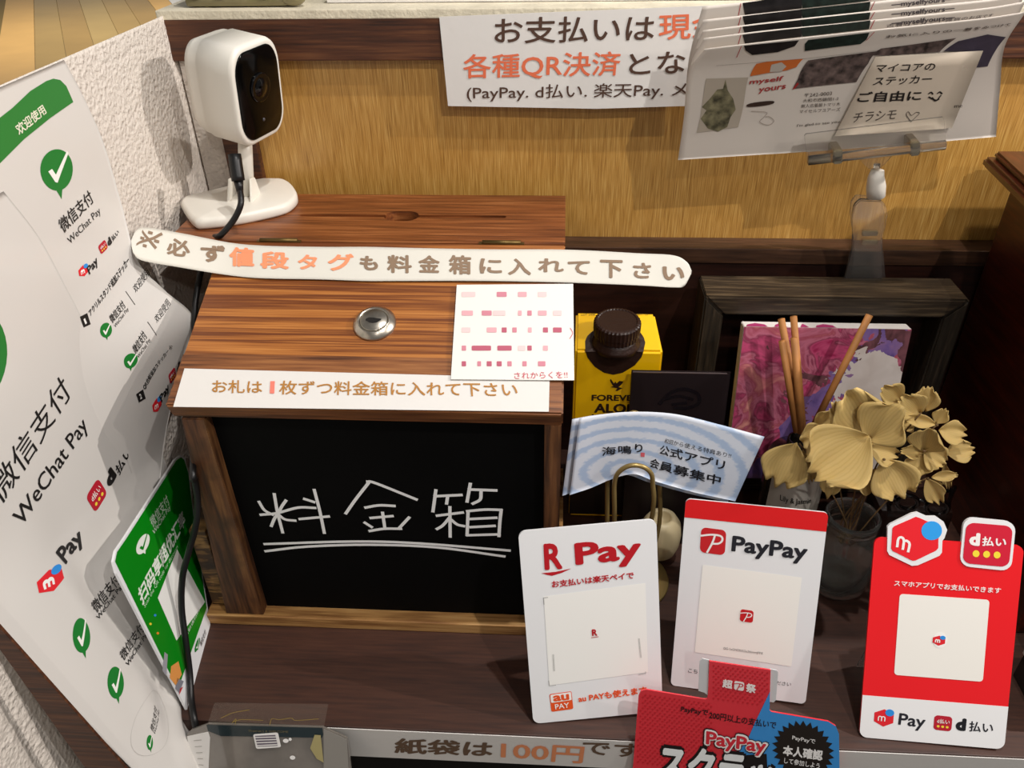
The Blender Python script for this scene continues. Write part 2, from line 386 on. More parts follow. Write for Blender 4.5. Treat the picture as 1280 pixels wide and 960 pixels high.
# left half wall (real relief on top of the bump: displaced grid)
def wall_left():
    y0, y1, z0, z1 = .05, .90, -.45, .476; ny, nz = 300, 320; vs = []; fs = []
    from mathutils import noise as mn
    for j in range(nz + 1):
        for i in range(ny + 1):
            y = y0 + (y1 - y0) * i / ny; z = z0 + (z1 - z0) * j / nz
            k = mn.noise(Vector((y * 210, z * 210, 0))) + .5 * mn.noise(Vector((y * 110, z * 110, 5)))
            vs.append((XW + .0007 * k - .0010, y, z))
    for j in range(nz):
        for i in range(ny): a = j * (ny + 1) + i; fs.append((a, a + 1, a + ny + 2, a + ny + 1))
    k = len(vs); vs += [(XW - .006, y0, z0), (XW - .006, y1, z0), (XW - .006, y0, z1 - .002), (XW - .006, y1, z1 - .002)]
    t = nz * (ny + 1); fs += [(k, k + 2, k + 3, k + 1), tuple([t + i for i in range(ny + 1)] + [k + 3, k + 2]), (0, t, k + 2, k)]
    S(mesh('wall_left', vs, fs, M_pl, None, True))
wall_left()
S(box('wall_back', (XW, YW, -.45), (.75, YW + .012, .474), M_oak))
S(box('trim_1', (XW - .002, YW - .011, .437), (.75, YW + .004, .4735), M_beam, None, .0012))          # upper beam
S(box('trim_2', (XW + .001, YW - .004, .24), (-.333, YW + .002, .438), M_pl))                            # plaster return beside the corner
S(box('trim_3', (-.334, YW - .009, .2), (-.3005, YW + .003, .437), M_beam, None, .001))                # dark post
M_ledge = mat('ledge_paint', 'D8CFB8', .6, noise=.12, nscale=40, bump=.4, bscale=300)
S(box('trim_4', (XW - .007, YW - .0115, .4725), (.75, YW + .16, .4805), M_ledge, None, .001))            # painted ledge above the beam
# shelf
SZ = .0
xs0, xs1 = -.358, .70
tag(box('shelf_board', (-.342, .378, -.0415), (xs1, YW - .002, 0), M_shelf, None, .0008), 'dark brown shelf board under the money box and payment cards', 'shelf')
sh = thing('back_board', (.2, YW - .02, 0), 'low dark board with a lighter top rail along the back of the shelf', 'board')
box('board_panel', (-.30, YW - .026, 0), (xs1, YW - .0185, .246), M_darkred, sh)
box('back_rail', (-.30, YW - .028, .246), (xs1, YW - .0005, .262), wood('rail_brown', '2E1C12', '4A3020', '60432E', (4, 60, 60), .42, .3, .9, .1), sh, .0008)
S(prism('trim_5', [ony(-130, 640, .302), ony(-130, 668, .302), ony(0, 812, .302), ony(108, 962, .302), ony(190, 1100, .302), ony(270, 1100, .302), ony(163, 962, .302) + V([-.003, 0, 0]), ony(0, 779, .302) + V([-.003, 0, 0])], (0, .002, 0), M_beam))
S(box('shade_sheet', (-.36, .40, -.45), (.70, .41, -.043), mat('void_shade_black', '0C0908', .9)))  # black sheet: the shade below the shelf put into colour
# floor seen over the half wall
M_fl = [mat('floor_board_%d' % i, c, .18, noise=.10, nscale=1.2, spec=.6) for i, c in enumerate(('B2914F', 'AD8A48', 'B89A5A'))]
M_flb = mat('floor_border', 'D6A961', .3, noise=.05, nscale=3)
S(box('floor', (-14, -1, -.93), (3, 16, -.906), mat('floor_dark', '7A6434', .5)))
dd = nrm([-.50, .866, 0]); ww = V([.866, .50, 0]); fl = bpy.data.objects['floor']
def strip(name, a, b, m, gap=.003):
    o = ww * (a + gap); p = ww * (b - gap); P = [o + dd * 5, p + dd * 5, p + dd * 13.2, o + dd * 13.2]
    prism(name, [q + V([0, 0, -.906]) for q in P], (0, 0, .006), m, fl)
strip('border_strip', -.75, -.44, M_flb)
for i, a in enumerate(np.arange(-.44, .75, .248)): strip('floor_board', a, a + .248, M_fl[i % 3])
strip('border_strip', .80, 1.02, M_flb); strip('pale_strip', 1.02, 6, mat('floor_pale', 'D2CFC8', .5))
S(box('shade_slab_base', (-.35, .41, -.50), (.70, .8, -.46), mat('void_shade_black', '0C0908', .9))).name = 'shade_slab'  # flat black slab, same painted shade under the shelf
# ================================================================== MONEY BOX
YF = .475; SL = math.radians(22); LX0, LX1 = -.2945, .0036
sv = V([0, math.cos(SL), math.sin(SL)]); sn_ = V([0, -math.sin(SL), math.cos(SL)])
zF = .2535; hingeS = (.632 - YF) / math.cos(SL); zH = zF + hingeS * math.sin(SL)
mb = thing('money_box', (-.14, .6, 0), 'brown wooden money box with a hinged sloping lid and a chalkboard front', 'box')
M_lid = wood('lid_wood', '6A3614', 'A5652C', 'C98846', (2.0, 120, 120), .42, .8, .8, .35, coat=.15)
M_lid2 = wood('lid_wood_back', '54290F', '7E451F', 'A3673A', (3, 62, 62), .45, .5, 1.0, .35, coat=.1, off=3)
M_post = wood('post_wood', '3E2412', '6E4526', '8E6238', (50, 50, 4), .55, .6, .9, .3)
M_rail = wood('pale_wood', '8A5E34', 'BC8C54', 'D6AC72', (4, 60, 60), .5, .5, .9, .2)
M_block = wood('end_grain', '4A3018', '8A6436', 'B08A54', (20, 20, 90), .6, 1.2, .6, .3, dirt=(25, '1C120A'))
lidP = Plane((0, YF, zF), (1, 0, 0), sv)
slab('front_lid', lidP, [(LX0, 0), (LX1, 0), (LX1, hingeS - .001), (LX0 , hingeS - .001)], .0125, M_lid, mb, .0008)
fb = slab('lid_batten', lidP, [(LX0 - .0008, -.0015), (LX1 + .0006, -.0015), (LX1 + .0006, .0485), (LX0 - .0008, .0485)], .0165, wood('batten_wood', '4A260F', '84502A', 'A8713F', (3, 60, 60), .5, .5, .9, .3, off=6), mb, .0014, .0008)
# rear lid with slot and coin hole
def rear_lid():
    def rounded(cx, cy, wx, wy, z0, z1, n=12, top=1.0):
        bm = bmesh.new(); r = wy; P = []
        for k in range(n + 1): a = -math.pi / 2 + math.pi * k / n; P.append((cx + wx - r + r * math.cos(a), cy + r * math.sin(a)))
        for k in range(n + 1): a = math.pi / 2 + math.pi * k / n; P.append((cx - wx + r + r * math.cos(a), cy + r * math.sin(a)))
        a = [bm.verts.new((x, y, z0)) for x, y in P]; b = [bm.verts.new((cx + (x - cx) * top, cy + (y - cy) * top, z1)) for x, y in P]
        bm.faces.new(a[::-1]); bm.faces.new(b)
        for i in range(len(P)): j = (i + 1) % len(P); bm.faces.new((a[i], a[j], b[j], b[i]))
        bmesh.ops.recalc_face_normals(bm, faces=bm.faces); me = bpy.data.meshes.new('cut'); bm.to_mesh(me); bm.free(); o = bpy.data.objects.new('cut', me); COL.objects.link(o); return o
    z1 = zH; z0 = zH - .0135; P0 = onz(502, 270, z1); a = onz(373, 271, z1); b = onz(633, 271, z1)
    c1 = rounded((a[0] + b[0]) / 2, P0[1], (b[0] - a[0]) / 2, .0028, z1 - .0035, z1 + .01)
    c2 = rounded(P0[0], P0[1], .0145, .0105, z0 - .01, z1 + .002, 14, 1.12)
    bm = boxbm((-.345, .6325, z0), (LX1, YW - .03, z1), .0006); me = bpy.data.meshes.new('rear_lid'); bm.to_mesh(me); bm.free()
    o = bpy.data.objects.new('rear_lid', me); COL.objects.link(o)
    for c in (c1, c2): md = o.modifiers.new('b', 'BOOLEAN'); md.object = c; md.operation = 'DIFFERENCE'; md.solver = 'EXACT'
    dg = bpy.context.evaluated_depsgraph_get(); me2 = bpy.data.meshes.new_from_object(o.evaluated_get(dg))
    for q in (o, c1, c2): COL.objects.unlink(q); bpy.data.objects.remove(q)
    me2.materials.clear(); me2.materials.append(M_lid2); o = bpy.data.objects.new('rear_lid', me2); link(o, mb)
rear_lid()
YBK = YW - .031
# sides, floor and back of the box
for x0, x1 in ((LX0 + .006, LX0 + .017), (LX1 - .014, LX1 - .003)):
    prof = [(x0, YF + .03, .012), (x0, YBK, .012), (x0, YBK, zH - .014), (x0, .632, zH - .014), (x0, YF + .03, zF + .03 * math.tan(SL) - .0145)]
    prism('side_panel', prof, (x1 - x0, 0, 0), M_post, mb)
box('back_panel', (LX0 + .017, YBK - .01, .012), (LX1 - .014, YBK, zH - .014), M_post, mb)
YC = .4895
prism('left_post', [(-.289, .4785, .2375), (-.2705, .4785, .2375), (-.2675, .4785, .0125), (-.303, .4785, .0125)], (0, .028, 0), wood('left_post_wood', '3A2010', '6A4224', '94683C', (50, 50, 4), .55, .7, .9, .3, off=2, dirt=(30, '3A2412')), mb, .0007)
prism('right_post', [(-.0095, .4785, .2395), (.0032, .4785, .2395), (.0032, .4785, .0125), (-.0095, .4785, .0125)], (0, .028, 0), M_post, mb, .0007)
box('base_board', (-.3215, .4765, 0), (.008, .70, .0123), M_rail, mb, .001)
box('foot_block', (-.3195, .4885, .0125), (-.3045, .66, .108), M_block, mb, .001)
cb = box('chalkboard', (-.274, YC, .0125), (-.0085, YC + .005, .241), mat('chalkboard', '060606', .7, noise=.25, nscale=12, spec=.12), mb)
cbP = Plane((0, YC, 0), (1, 0, 0), (0, 0, 1)); pr = Print(cbP, cb); zc = Z(200, 500, 2.4615)
for st in ([(305, 312), (322, 338), (348, 352)], [(352, 288), (362, 345), (378, 407)], [(388, 308), (376, 325), (368, 340)], [(310, 352), (360, 347), (425, 330), (478, 331)], [(343, 387), (352, 365), (362, 350)], [(364, 350), (385, 366), (417, 370)], [(444, 303), (475, 313)], [(430, 365), (520, 357)], [(475, 275), (492, 340), (506, 408)],
           [(572, 348), (602, 305), (645, 250)], [(638, 250), (665, 255), (790, 305)], [(632, 330), (675, 323), (722, 325)], [(685, 345), (692, 392)], [(648, 362), (716, 356)], [(630, 376), (652, 390)], [(767, 360), (737, 392)], [(645, 402), (690, 395), (742, 395)],
           [(849, 276), (840, 342)], [(845, 295), (928, 291)], [(885, 297), (882, 318)], [(955, 256), (945, 312)], [(950, 274), (1035, 277)], [(988, 282), (985, 305), (962, 318)], [(852, 355), (932, 345)], [(892, 328), (893, 420)], [(890, 362), (870, 385), (852, 396)], [(897, 368), (915, 382), (936, 387)], [(948, 345), (945, 415)], [(945, 341), (1000, 336), (1050, 337)], [(1050, 337), (1046, 372), (1043, 418)], [(952, 365), (1035, 361)], [(955, 390), (1030, 386)], [(945, 415), (1045, 412)],
           [(322, 442), (600, 434), (800, 440), (1076, 462)], [(325, 464), (450, 450), (640, 444), (850, 452), (1060, 480)]):
    pr.stroke([zc(*p) for p in st], .0028, 'FFFFFF', 1)
pr.done(.9)
# hinges
M_brass = mat('old_brass', '6B5630', .45, .8)
for cx in (347, 627):
    c = onz(cx, 303.5, zH); h = thing('h', (0, 0, 0), None, None); bpy.data.objects.remove(h)
    hg = box('hinge', (c[0] - .0195, .6305, zH - .003), (c[0] + .0195, .6345, zH + .0004), M_brass, mb, .0003)
    tube('hinge_pin', [(c[0] - .0165, .6322, zH + .0006), (c[0] + .0165, .6322, zH + .0006)], .0021, M_brass, hg, 8, 1)
# lock
lc = lidP.inv((468.5, 405)); LC = lidP.P(lc[0], lc[1], 0)
M_steel = mat('brushed_steel', 'B9B2A6', .3, 1, noise=.12, nscale=300); M_slot = mat('keyhole_dark', '151210', .6)
lk = lathe('lock', [(0, 0), (.0172, 0), (.0172, .0012), (.0165, .0022), (.0128, .0056), (.0122, .0058), (.0113, .0052), (.0113, .0038), (.0109, .0038), (.0109, .0052), (.0104, .0056), (0, .0056)], LC, M_steel, mb, sn_, 56)
kp = Plane(LC + sn_ * .0057, (1, 0, 0), sv); Pk = Print(kp, lk); Pk.poly([(-.0062, -.0012), (-.0045, -.0016), (-.003, -.0030), (.000, -.0034), (.003, -.0028), (.0048, -.0012), (.0062, -.0006), (.0062, .0008), (.0035, .0012), (0, .0018), (-.004, .0020), (-.0062, .0006)], '15110E', 0, px=False); Pk.done()
bpy.data.objects[lk.name]['label'] = 'round brushed steel lock'
# paper strip on the lid
M_paper = mat('paper', 'DDDAD6', .65, bump=.1, bscale=80)
ps = slab('paper_strip', lidP, [lidP.inv(p) for p in ((217.5, 509.8), (686, 516), (687, 474), (231.5, 462))], .0004, M_paper, None, 0, .0016)
tag(ps, 'long white paper strip with light brown handwriting along the front edge of the box lid', 'sign')
z4 = Z(200, 220, 2.4615); pr = Print(Plane(lidP.P(0, 0, .0016), (1, 0, 0), sv), ps)
pr.text('お札は', z4(160, 668), z4(315, 670), z4(162, 628), 'B07A38', .012); pr.text('1', z4(338, 670), z4(352, 670), z4(340, 632), 'E88070', .01)
pr.text('枚ずつ料金箱に入れて下さい', z4(366, 673), z4(1102, 680), z4(370, 630), 'B07A38', .012); pr.done()
# square note
npl = Plane(lidP.P(0, 0, .0031), (1, 0, 0), sv)
nt_ = slab('note_card', npl, [npl.inv(p) for p in ((563.5, 474), (717.8, 475.3), (716.5, 354.7), (571, 356))], .0005, mat('note_white', 'E6E4DE', .6), None)
tag(nt_, 'square white note with red handwriting on the right of the box lid', 'note')
pr = Print(npl, nt_); z9 = Z(560, 340, 6.4)
for row, xs in ((180, [(110, 220, 1), (390, 470, 3), (560, 630, 2), (720, 790, 1)]), (330, [(110, 200, 2), (270, 350, 3), (360, 460, 1), (560, 590, 2), (635, 670, 3), (720, 790, 2), (840, 910, 1)]), (465, [(110, 180, 1), (310, 390, 2), (430, 470, 4), (515, 550, 3), (640, 670, 2), (760, 800, 4), (840, 910, 4)]), (610, [(110, 145, 3), (190, 345, 4), (395, 510, 4), (560, 620, 1), (635, 670, 4), (760, 800, 2)]), (735, [(110, 145, 4), (235, 265, 3), (310, 350, 4), (390, 430, 4), (475, 510, 3), (595, 630, 3), (720, 780, 3)])):
    for a, b, k in xs:
        c = ['', 'EAC8C8', 'DDA6AE', 'CC8292', 'B65A70'][k]; n = max(2, int((b - a) / 18))
        pr.rrect(z9(a, row + 20), z9(b, row + 20), z9(a, row - 20), c, 0, .12)
pr.text('されからくを!!', z9(530, 858), z9(958, 850), z9(530, 805), 'C23A55', 0); pr.stroke([z9(978, 450), z9(998, 490), z9(975, 535)], .0005, 'C23A55'); pr.done()
# long banner across the box
def banner():
    zz = Z(160, 280, 3.5556); z2 = Z(500, 300, 3.3684)
    top = [(164, 300), (171, 287), (186, 284.5), (230, 292), (286, 303), (329, 307), (400, 308.5), (458, 308.5), (500, 309.5), (600, 311.5), (708, 312), (797, 316.5), (841, 319), (858, 327), (864.5, 338)]
    bot = [(164.5, 308), (168, 318), (180, 326), (225, 334), (280, 343), (325, 347.5), (398, 349), (457, 351), (500, 351), (600, 351), (708, 353), (797, 356.5), (841, 359), (855, 357), (864, 342)]
    def off(x): return .002 + (max(0, 275 - x) / 110) ** 1.3 * .026 + (max(0, x - 700) / 165) ** 1.5 * .016
    rows = []
    for t in (0, 1 / 3, 2 / 3, 1):
        r = []
        for a, b in zip(top, bot):
            x = b[0] + (a[0] - b[0]) * t; y = b[1] + (a[1] - b[1]) * t; r.append(pln(x, y, lidP.P(0, 0, off(x)), lidP.n))
        rows.append(r)
    G = Grid(rows)
    # arc-true parameterisation is not needed: text is placed through pixels
    o = G.sheet('paper_banner', mat('banner_paper', 'DBD8CE', .6, bump=.15, bscale=60), None, 140, 10, .0004)
    tag(o, 'long rounded paper banner with brown and orange lettering across the hinge of the box lid', 'banner')
    pr = Print(G, o)
    def ch(s, x0, x1, y0, y1, col, bold=.03, sl=0): pr.warp(zz(x0, y1), zz(x1, y1 + sl), zz(x0, y0), s, col, bold + .012)
    B = '8C7560'; O = 'F0976E'
    [pr.stroke([zz(*p) for p in q_], .0032, B) for q_ in ([(64, 34), (92, 70), (122, 106)], [(148, 46), (95, 70), (38, 92)], [(92, 38), (106, 42)], [(56, 62), (70, 66)], [(120, 76), (134, 80)], [(68, 96), (80, 100)])]; ch('必', 172, 276, 62, 140, B, .02, 10); ch('ず', 322, 432, 90, 168, B, .03, 8)
    ch('値', 450, 562, 102, 188, O, .03, 6); ch('段', 588, 716, 122, 200, O, .03, 3); ch('タ', 755, 842, 135, 202, O, .02, 4); ch('グ', 888, 1004, 130, 208, O, .02, 4)
    ch('も', 1030, 1112, 142, 206, B, .03, 2); ch('料', 1152, 1262, 138, 218, B, .02, 2)
    def c2(s, x0, x1, y0, y1, sl=2, bold=.02): pr.warp(z2(x0, y1), z2(x1, y1 + sl), z2(x0, y0), s, B, bold + .012)
    c2('金', 78, 168, 65, 138); c2('箱', 206, 300, 64, 145); c2('に', 335, 430, 78, 142); c2('入', 455, 552, 78, 148); c2('れ', 582, 690, 78, 136); c2('て', 706, 800, 88, 146); c2('下', 842, 938, 84, 160); c2('さ', 982, 1058, 96, 162); c2('い', 1105, 1198, 112, 170, 2, .03)
    pr.done()
banner()
# ================================================================== PAYMENT CARDS
def card_plane(p):
    bx, by, bz, yaw, lean, roll, w, h = p
    u = V([math.cos(yaw), math.sin(yaw), 0]); n0 = V([-u[1], u[0], 0]); v = math.cos(lean) * V([0, 0, 1]) + math.sin(lean) * n0
    return Plane((bx, by, bz), math.cos(roll) * u + math.sin(roll) * v, -math.sin(roll) * u + math.cos(roll) * v), w, h
M_card = mat('card_white', 'E9EAEC', .35, coat=.2); M_cardR = mat('card_red', 'EC1C24', .35, coat=.2); M_acr = mat('clear_acrylic', 'F4F8F8', .05, trans=.95, ior=1.2)
zc3 = Z(640, 560, 2.4)
def stand_leg(P, w, h, t):
    a = P.P(w * .12, h * .62, -.0025); b = P.P(w * .88, h * .62, -.0025); back = V([P.n[0], P.n[1], 0]) * -1; back = nrm(back)
    foot = P.P(w * .5, 0, 0) + back * (h * .42); c = V([b[0], b[1], 0]); c = foot + P.u * w * .38; d = foot - P.u * w * .38; c[2] = d[2] = .0006
    vs = [a, b, c, d]; prism('rear_leg', vs, back * -.0015, M_acr, t)
# 1: R Pay card
cp, w, h = card_plane((-.0147, .388, .0006, .1159, .3499, .0409, .1073, .1713))
t = thing('payment_card', (.04, .40, 0), 'white payment card with big red lettering and an orange square logo at its foot', 'card stand')
slab('card_panel', cp, rcorners(w, h, .006), .002, M_card, t); stand_leg(cp, w, h, t)
pr = Print(cp, t); pr.mw = .001; R_ = 'B8121F'
pr.text('R', zc3(98, 366), zc3(152, 362), zc3(94, 287), R_, .035); pr.poly([zc3(*p) for p in ((88, 375), (130, 371), (178, 361), (150, 374), (120, 383), (104, 380))], R_)
pr.text('Pay', zc3(192, 371), zc3(390, 350), zc3(186, 285), R_, .035); pr.text('お支払いは楽天ペイで', zc3(120, 419), zc3(366, 391), zc3(118, 398), R_, .03)
pr.rrect(zc3(112, 712), zc3(408, 672), zc3(95, 445), 'F3F2EE', 0, .01)
pr.text('R', zc3(240, 563), zc3(256, 562), zc3(239, 543), R_, .04, 2); pr.stroke([zc3(238, 568), zc3(259, 565)], .0005, R_, 2)
for q in ([(96, 468), (95, 448), (107, 447)], [(110, 697), (112, 712), (131, 710)], [(380, 678), (401, 675), (400, 670)]): pr.stroke([zc3(*p) for p in q], .0005, '9A9A98', 2, sm=False)
pr.text('000000000', zc3(129, 668), zc3(126, 618), zc3(124, 668), '9A9A98', 0, 2); pr.text('000000000000', zc3(389, 628), zc3(383, 570), zc3(384, 628), '9A9A98', 0, 2)
pr.rrect(zc3(118, 791), zc3(184, 782), zc3(112, 738), 'E8541C', 0, .08); pr.rrect(zc3(117.5, 764), zc3(179, 755), zc3(115, 740), 'F6F4F0', 1, .08)
pr.text('au', zc3(124, 760), zc3(172, 754), zc3(122, 742), 'E8541C', .04, 2); pr.text('PAY', zc3(130, 783), zc3(172, 777), zc3(128, 768), 'F6F4F0', .01, 2)
pr.text('au PAYも使えます', zc3(200, 763), zc3(405, 735), zc3(197, 741), 'E8541C', .035); pr.done()
# 2: PayPay card
cp2, w, h = card_plane((.1013, .43, .0006, -.1487, .3943, .0303, .1102, .1681))
t = thing('payment_card', (.155, .43, 0), 'white payment card with a red band along the top, middle of the three standing cards', 'card stand')
slab('card_panel', cp2, rcorners(w, h, .004), .002, M_card, t); stand_leg(cp2, w, h, t)
pr = Print(cp2, t); pr.mw = .001; DK = '1E1E26'
q = [(.0, h * .905), (w, h * .905)] + [(w - .004 + .004 * math.cos(a), h - .004 + .004 * math.sin(a)) for a in np.linspace(0, math.pi / 2, 6)] + [(.004 + .004 * math.cos(a), h - .004 + .004 * math.sin(a)) for a in np.linspace(math.pi / 2, math.pi, 6)]
pr.poly(q, 'DB1418', 0, px=False)
pr.rrect(zc3(563, 312), zc3(638, 322), zc3(568, 237), 'C81E24', 0, .2); WH = 'F2F0EE'
def pp(P, bl, br, tl, h=1, wd=.0016, col=WH):
    q = P.quad(bl, br, tl); P.stroke([(.0, .66), (.45, .76), (.80, .74), (.86, .58), (.72, .44), (.46, .40)], wd, col, h, q=q); P.stroke([(.56, .74), (.47, .42), (.30, .04)], wd, col, h, q=q)
pp(pr, zc3(563, 312), zc3(638, 322), zc3(568, 237))
pr.text('PayPay', zc3(656, 323), zc3(882, 350), zc3(662, 262), DK, .03)
pr.rrect(zc3(548, 612), zc3(838, 655), zc3(572, 350), 'F4F2EC', 0, .01)
pr.rrect(zc3(683, 518), zc3(722, 524), zc3(686, 482), 'C81E24', 2, .2); pp(pr, zc3(683, 518), zc3(722, 524), zc3(686, 482), 3, .0008)
pr.text('GG-1xGNDKKGu2hkmmJFFX', zc3(634, 605), zc3(752, 621), zc3(635, 596), '6E6E6E', 0, 2)
pr.text('こちら', zc3(528, 672), zc3(572, 679), zc3(530, 660), '2A2A30', 0); pr.text('ださい', zc3(792, 709), zc3(836, 714), zc3(794, 698), '2A2A30', 0); pr.done()
# 3: red card
cp3, w, h = card_plane((.2473, .3893, .0006, -.0691, .4845, .0205, .1094, .1652))
t = thing('payment_card', (.30, .40, 0), 'red payment card with hexagonal and square badges on its top edge', 'card stand')
slab('card_panel', cp3, rcorners(w, h, .006), .002, M_cardR, t); stand_leg(cp3, w, h, t)
zm = Z(940, 560, 2.4); zk = Z(1080, 560, 4.8)
hx = [zk(*p) for p in ((140, 470), (155, 455), (285, 390), (320, 383), (375, 408), (430, 408), (475, 440), (497, 490), (480, 540), (468, 555), (465, 625), (450, 645), (320, 702), (285, 705), (150, 640), (137, 615))]
hb = slab('hexagon_badge', cp3, [cp3.inv(p) for p in hx], .0026, M_card, t, 0, .0008)
q2 = cp3.quad if False else None
sq = Print(cp3, t); b4 = sq.quad(zk(570, 705), zk(880, 738), zk(598, 412)); sb = slab('square_badge', cp3, [b4(*p) for p in RR(.2)], .0026, M_card, t, 0, .0008)
cpb = Plane(cp3.P(0, 0, .0008), cp3.u, cp3.v)
pr = Print(cpb, hb); pr.mw = .0016
pr.poly([zk(*p) for p in ((170, 480), (182, 468), (310, 412), (330, 418), (448, 470), (445, 600), (432, 615), (308, 675), (290, 676), (172, 618), (162, 602))], 'EA1E2A')
pr.dot(zk(405, 495), 62 / 4.8, '2FA0EE', 1, 57 / 4.8)
pr.stroke([zk(198, 590), zk(205, 545), zk(222, 535), zk(238, 552), zk(232, 605)], .0019, 'F4F0EE', 1); pr.stroke([zk(236, 560), zk(255, 556), zk(272, 575), zk(264, 620)], .0019, 'F4F0EE', 1); pr.done()
pr = Print(cpb, sb); pr.rrect(zk(590, 690), zk(868, 715), zk(614, 445), 'D01A36', 0, .18)
pr.text('d', zk(628, 582), zk(692, 588), zk(634, 505), 'F4F0EE', .06); pr.text('払い', zk(705, 586), zk(850, 592), zk(710, 530), 'F4F0EE', .03)
for x, y in ((671, 633), (734, 637), (797, 641)): pr.dot(zk(x, y), 4.3, 'F4DC3C', 1)
pr.done()
pr = Print(cp3, t); pr.mw = .0008
pr.text('スマホアプリでお支払いできます', zk(178, 826), zk(818, 872), zk(182, 792), 'F0ECEA', .02)
pr.rrect(zm(426, 680), zm(692, 701), zm(443, 437), 'F2EFE8', 0, .04)
pr.ell(zm(540, 597), zm(583, 601), zm(545, 550), 'F8F6F2', 1); m_hex(pr, pr.quad(zm(540, 590), zm(577, 594), zm(543, 560)), 2)
a = cp3.inv((1074 + 6, 867.5)); pr.poly([(0, h * .215), (w, h * .215)] + [(w - .006 + .006 * math.cos(a), .006 + .006 * math.sin(a)) for a in np.linspace(0, -math.pi / 2, 6)] + [(.006 + .006 * math.cos(a), .006 + .006 * math.sin(a)) for a in np.linspace(-math.pi / 2, -math.pi, 6)], 'EDEDEE', 0, px=False)
m_hex(pr, pr.quad(zm(364, 832), zm(422, 838), zm(368, 780)), 1); pr.text('Pay', zm(436, 840), zm(516, 850), zm(442, 794), '22222A', .02)
d_icon(pr, zm(543, 844), zm(597, 850), zm(547, 800), 1); pr.text('d', zm(609, 846), zm(640, 849), zm(613, 808), '1A1A20', .07); pr.text('払い', zm(650, 849), zm(722, 855), zm(652, 818), '22222A', .02); pr.done()
# 4: red and blue promotion board in front of the shelf
pp4 = Plane((.12, .372, -.01), (1, 0, 0), (0, math.sin(.17), math.cos(.17))); zp = Z(780, 780, 4.2667)
out = [(40, 860), (78, 385), (90, 358), (118, 350), (432, 402), (445, 398), (448, 380), (455, 198), (782, 246), (776, 458), (786, 468), (1090, 520), (1130, 545), (1146, 585), (1150, 860)]
pb = slab('promotion_board', pp4, [pp4.inv(zp(*p)) for p in out], .0012, mat('promo_red', 'E23844', .25, coat=.4), None)
tag(pb, 'red and blue promotion board with big outlined lettering in front of the middle card', 'sign')
pr = Print(pp4, pb)
pr.poly([zp(*p) for p in ((778, 360), (776, 458), (786, 468), (1090, 520), (1130, 545), (1146, 585), (1150, 858), (500, 858), (600, 700), (670, 590), (700, 520))], '3F93DA', 0)
for i in range(16):
    for j in range(26):
        x = 62 + i * 26 + (13 if j % 2 else 0); y = 372 + j * 14.5 + i * 3.6
        if y > 410 or x < 430: 
            if x + (y - 400) * .62 < 640 and y < 760 and x > 92 - (y - 385) * .08: pr.dot(zp(x, y), 1.25, 'C82430', 0)
for i in range(12):
    for j in range(13):
        x = 478 + i * 26 + (13 if j % 2 else 0); y = 222 + j * 14.5 + i * 3.6
        if x < 765 - max(0, (y - 350)) * .5: pr.dot(zp(x, y), 1.25, 'C82430', 0)
pr.text('超', zp(523, 336), zp(576, 345), zp(527, 290), 'F8F0EE', .04, 1); pr.rrect(zp(586, 347), zp(638, 356), zp(589, 300), 'F8F0EE', 1, .2); pp(pr, zp(586, 347), zp(638, 356), zp(589, 300), 2, .0008, 'D03040'); pr.text('祭', zp(648, 360), zp(702, 370), zp(651, 312), 'F8F0EE', .04, 1)
pr.text('PayPayで', zp(301, 470), zp(446, 492), zp(305, 436), '2A1A1E', .02, 2); pr.text('200円以上の支払いで', zp(452, 502), zp(808, 558), zp(456, 462), '2A1A1E', .015, 2)
K = '1E1A1C'
pr.text('スクラッ', zp(150, 850), zp(775, 925), zp(185, 612), K, .11, 1); pr.text('スクラッ', zp(165, 835), zp(760, 905), zp(200, 632), 'EFF2F2', .045, 3)
pr.poly([zp(*p) for p in ((600, 700), (760, 690), (770, 858), (600, 858))], K, 1)
pr.text('PayPay', zp(418, 672), zp(768, 722), zp(424, 548), K, .11, 4); pr.text('PayPay', zp(424, 664), zp(762, 713), zp(430, 554), 'F6F2F0', .085, 5); pr.text('PayPay', zp(434, 655), zp(752, 703), zp(438, 564), 'D6303E', .03, 6)
cx, cy = 955, 672; pr.poly([zp(cx + (r := (166 if k % 2 else 138)) * math.cos(k * math.pi / 26), cy + r * .96 * math.sin(k * math.pi / 26) + .12 * r * math.cos(k * math.pi / 26)) for k in range(52)], '241E1C', 2)
pr.text('PayPayで', zp(895, 617), zp(1018, 640), zp(897, 590), WH, .01, 3); pr.text('本人確認', zp(845, 696), zp(1056, 726), zp(848, 640), WH, .04, 3); pr.text('して参加しよう', zp(852, 738), zp(1040, 768), zp(855, 708), WH, .01, 3)
pr.done(.3)
for xx in (-.0115, None):
    a = [(405, 205), (420, 190), (455, 198), (447, 385), (430, 372), (398, 362)] if xx else [(782, 246), (815, 252), (824, 262), (812, 410), (800, 424), (778, 420)]
    slab('side_tab', Plane(pp4.P(0, 0, -.001), pp4.u, pp4.v), [pp4.inv(zp(*p)) for p in a], .0008, mat('clear_tab', 'D9DADC', .3, alpha=.9), pb)
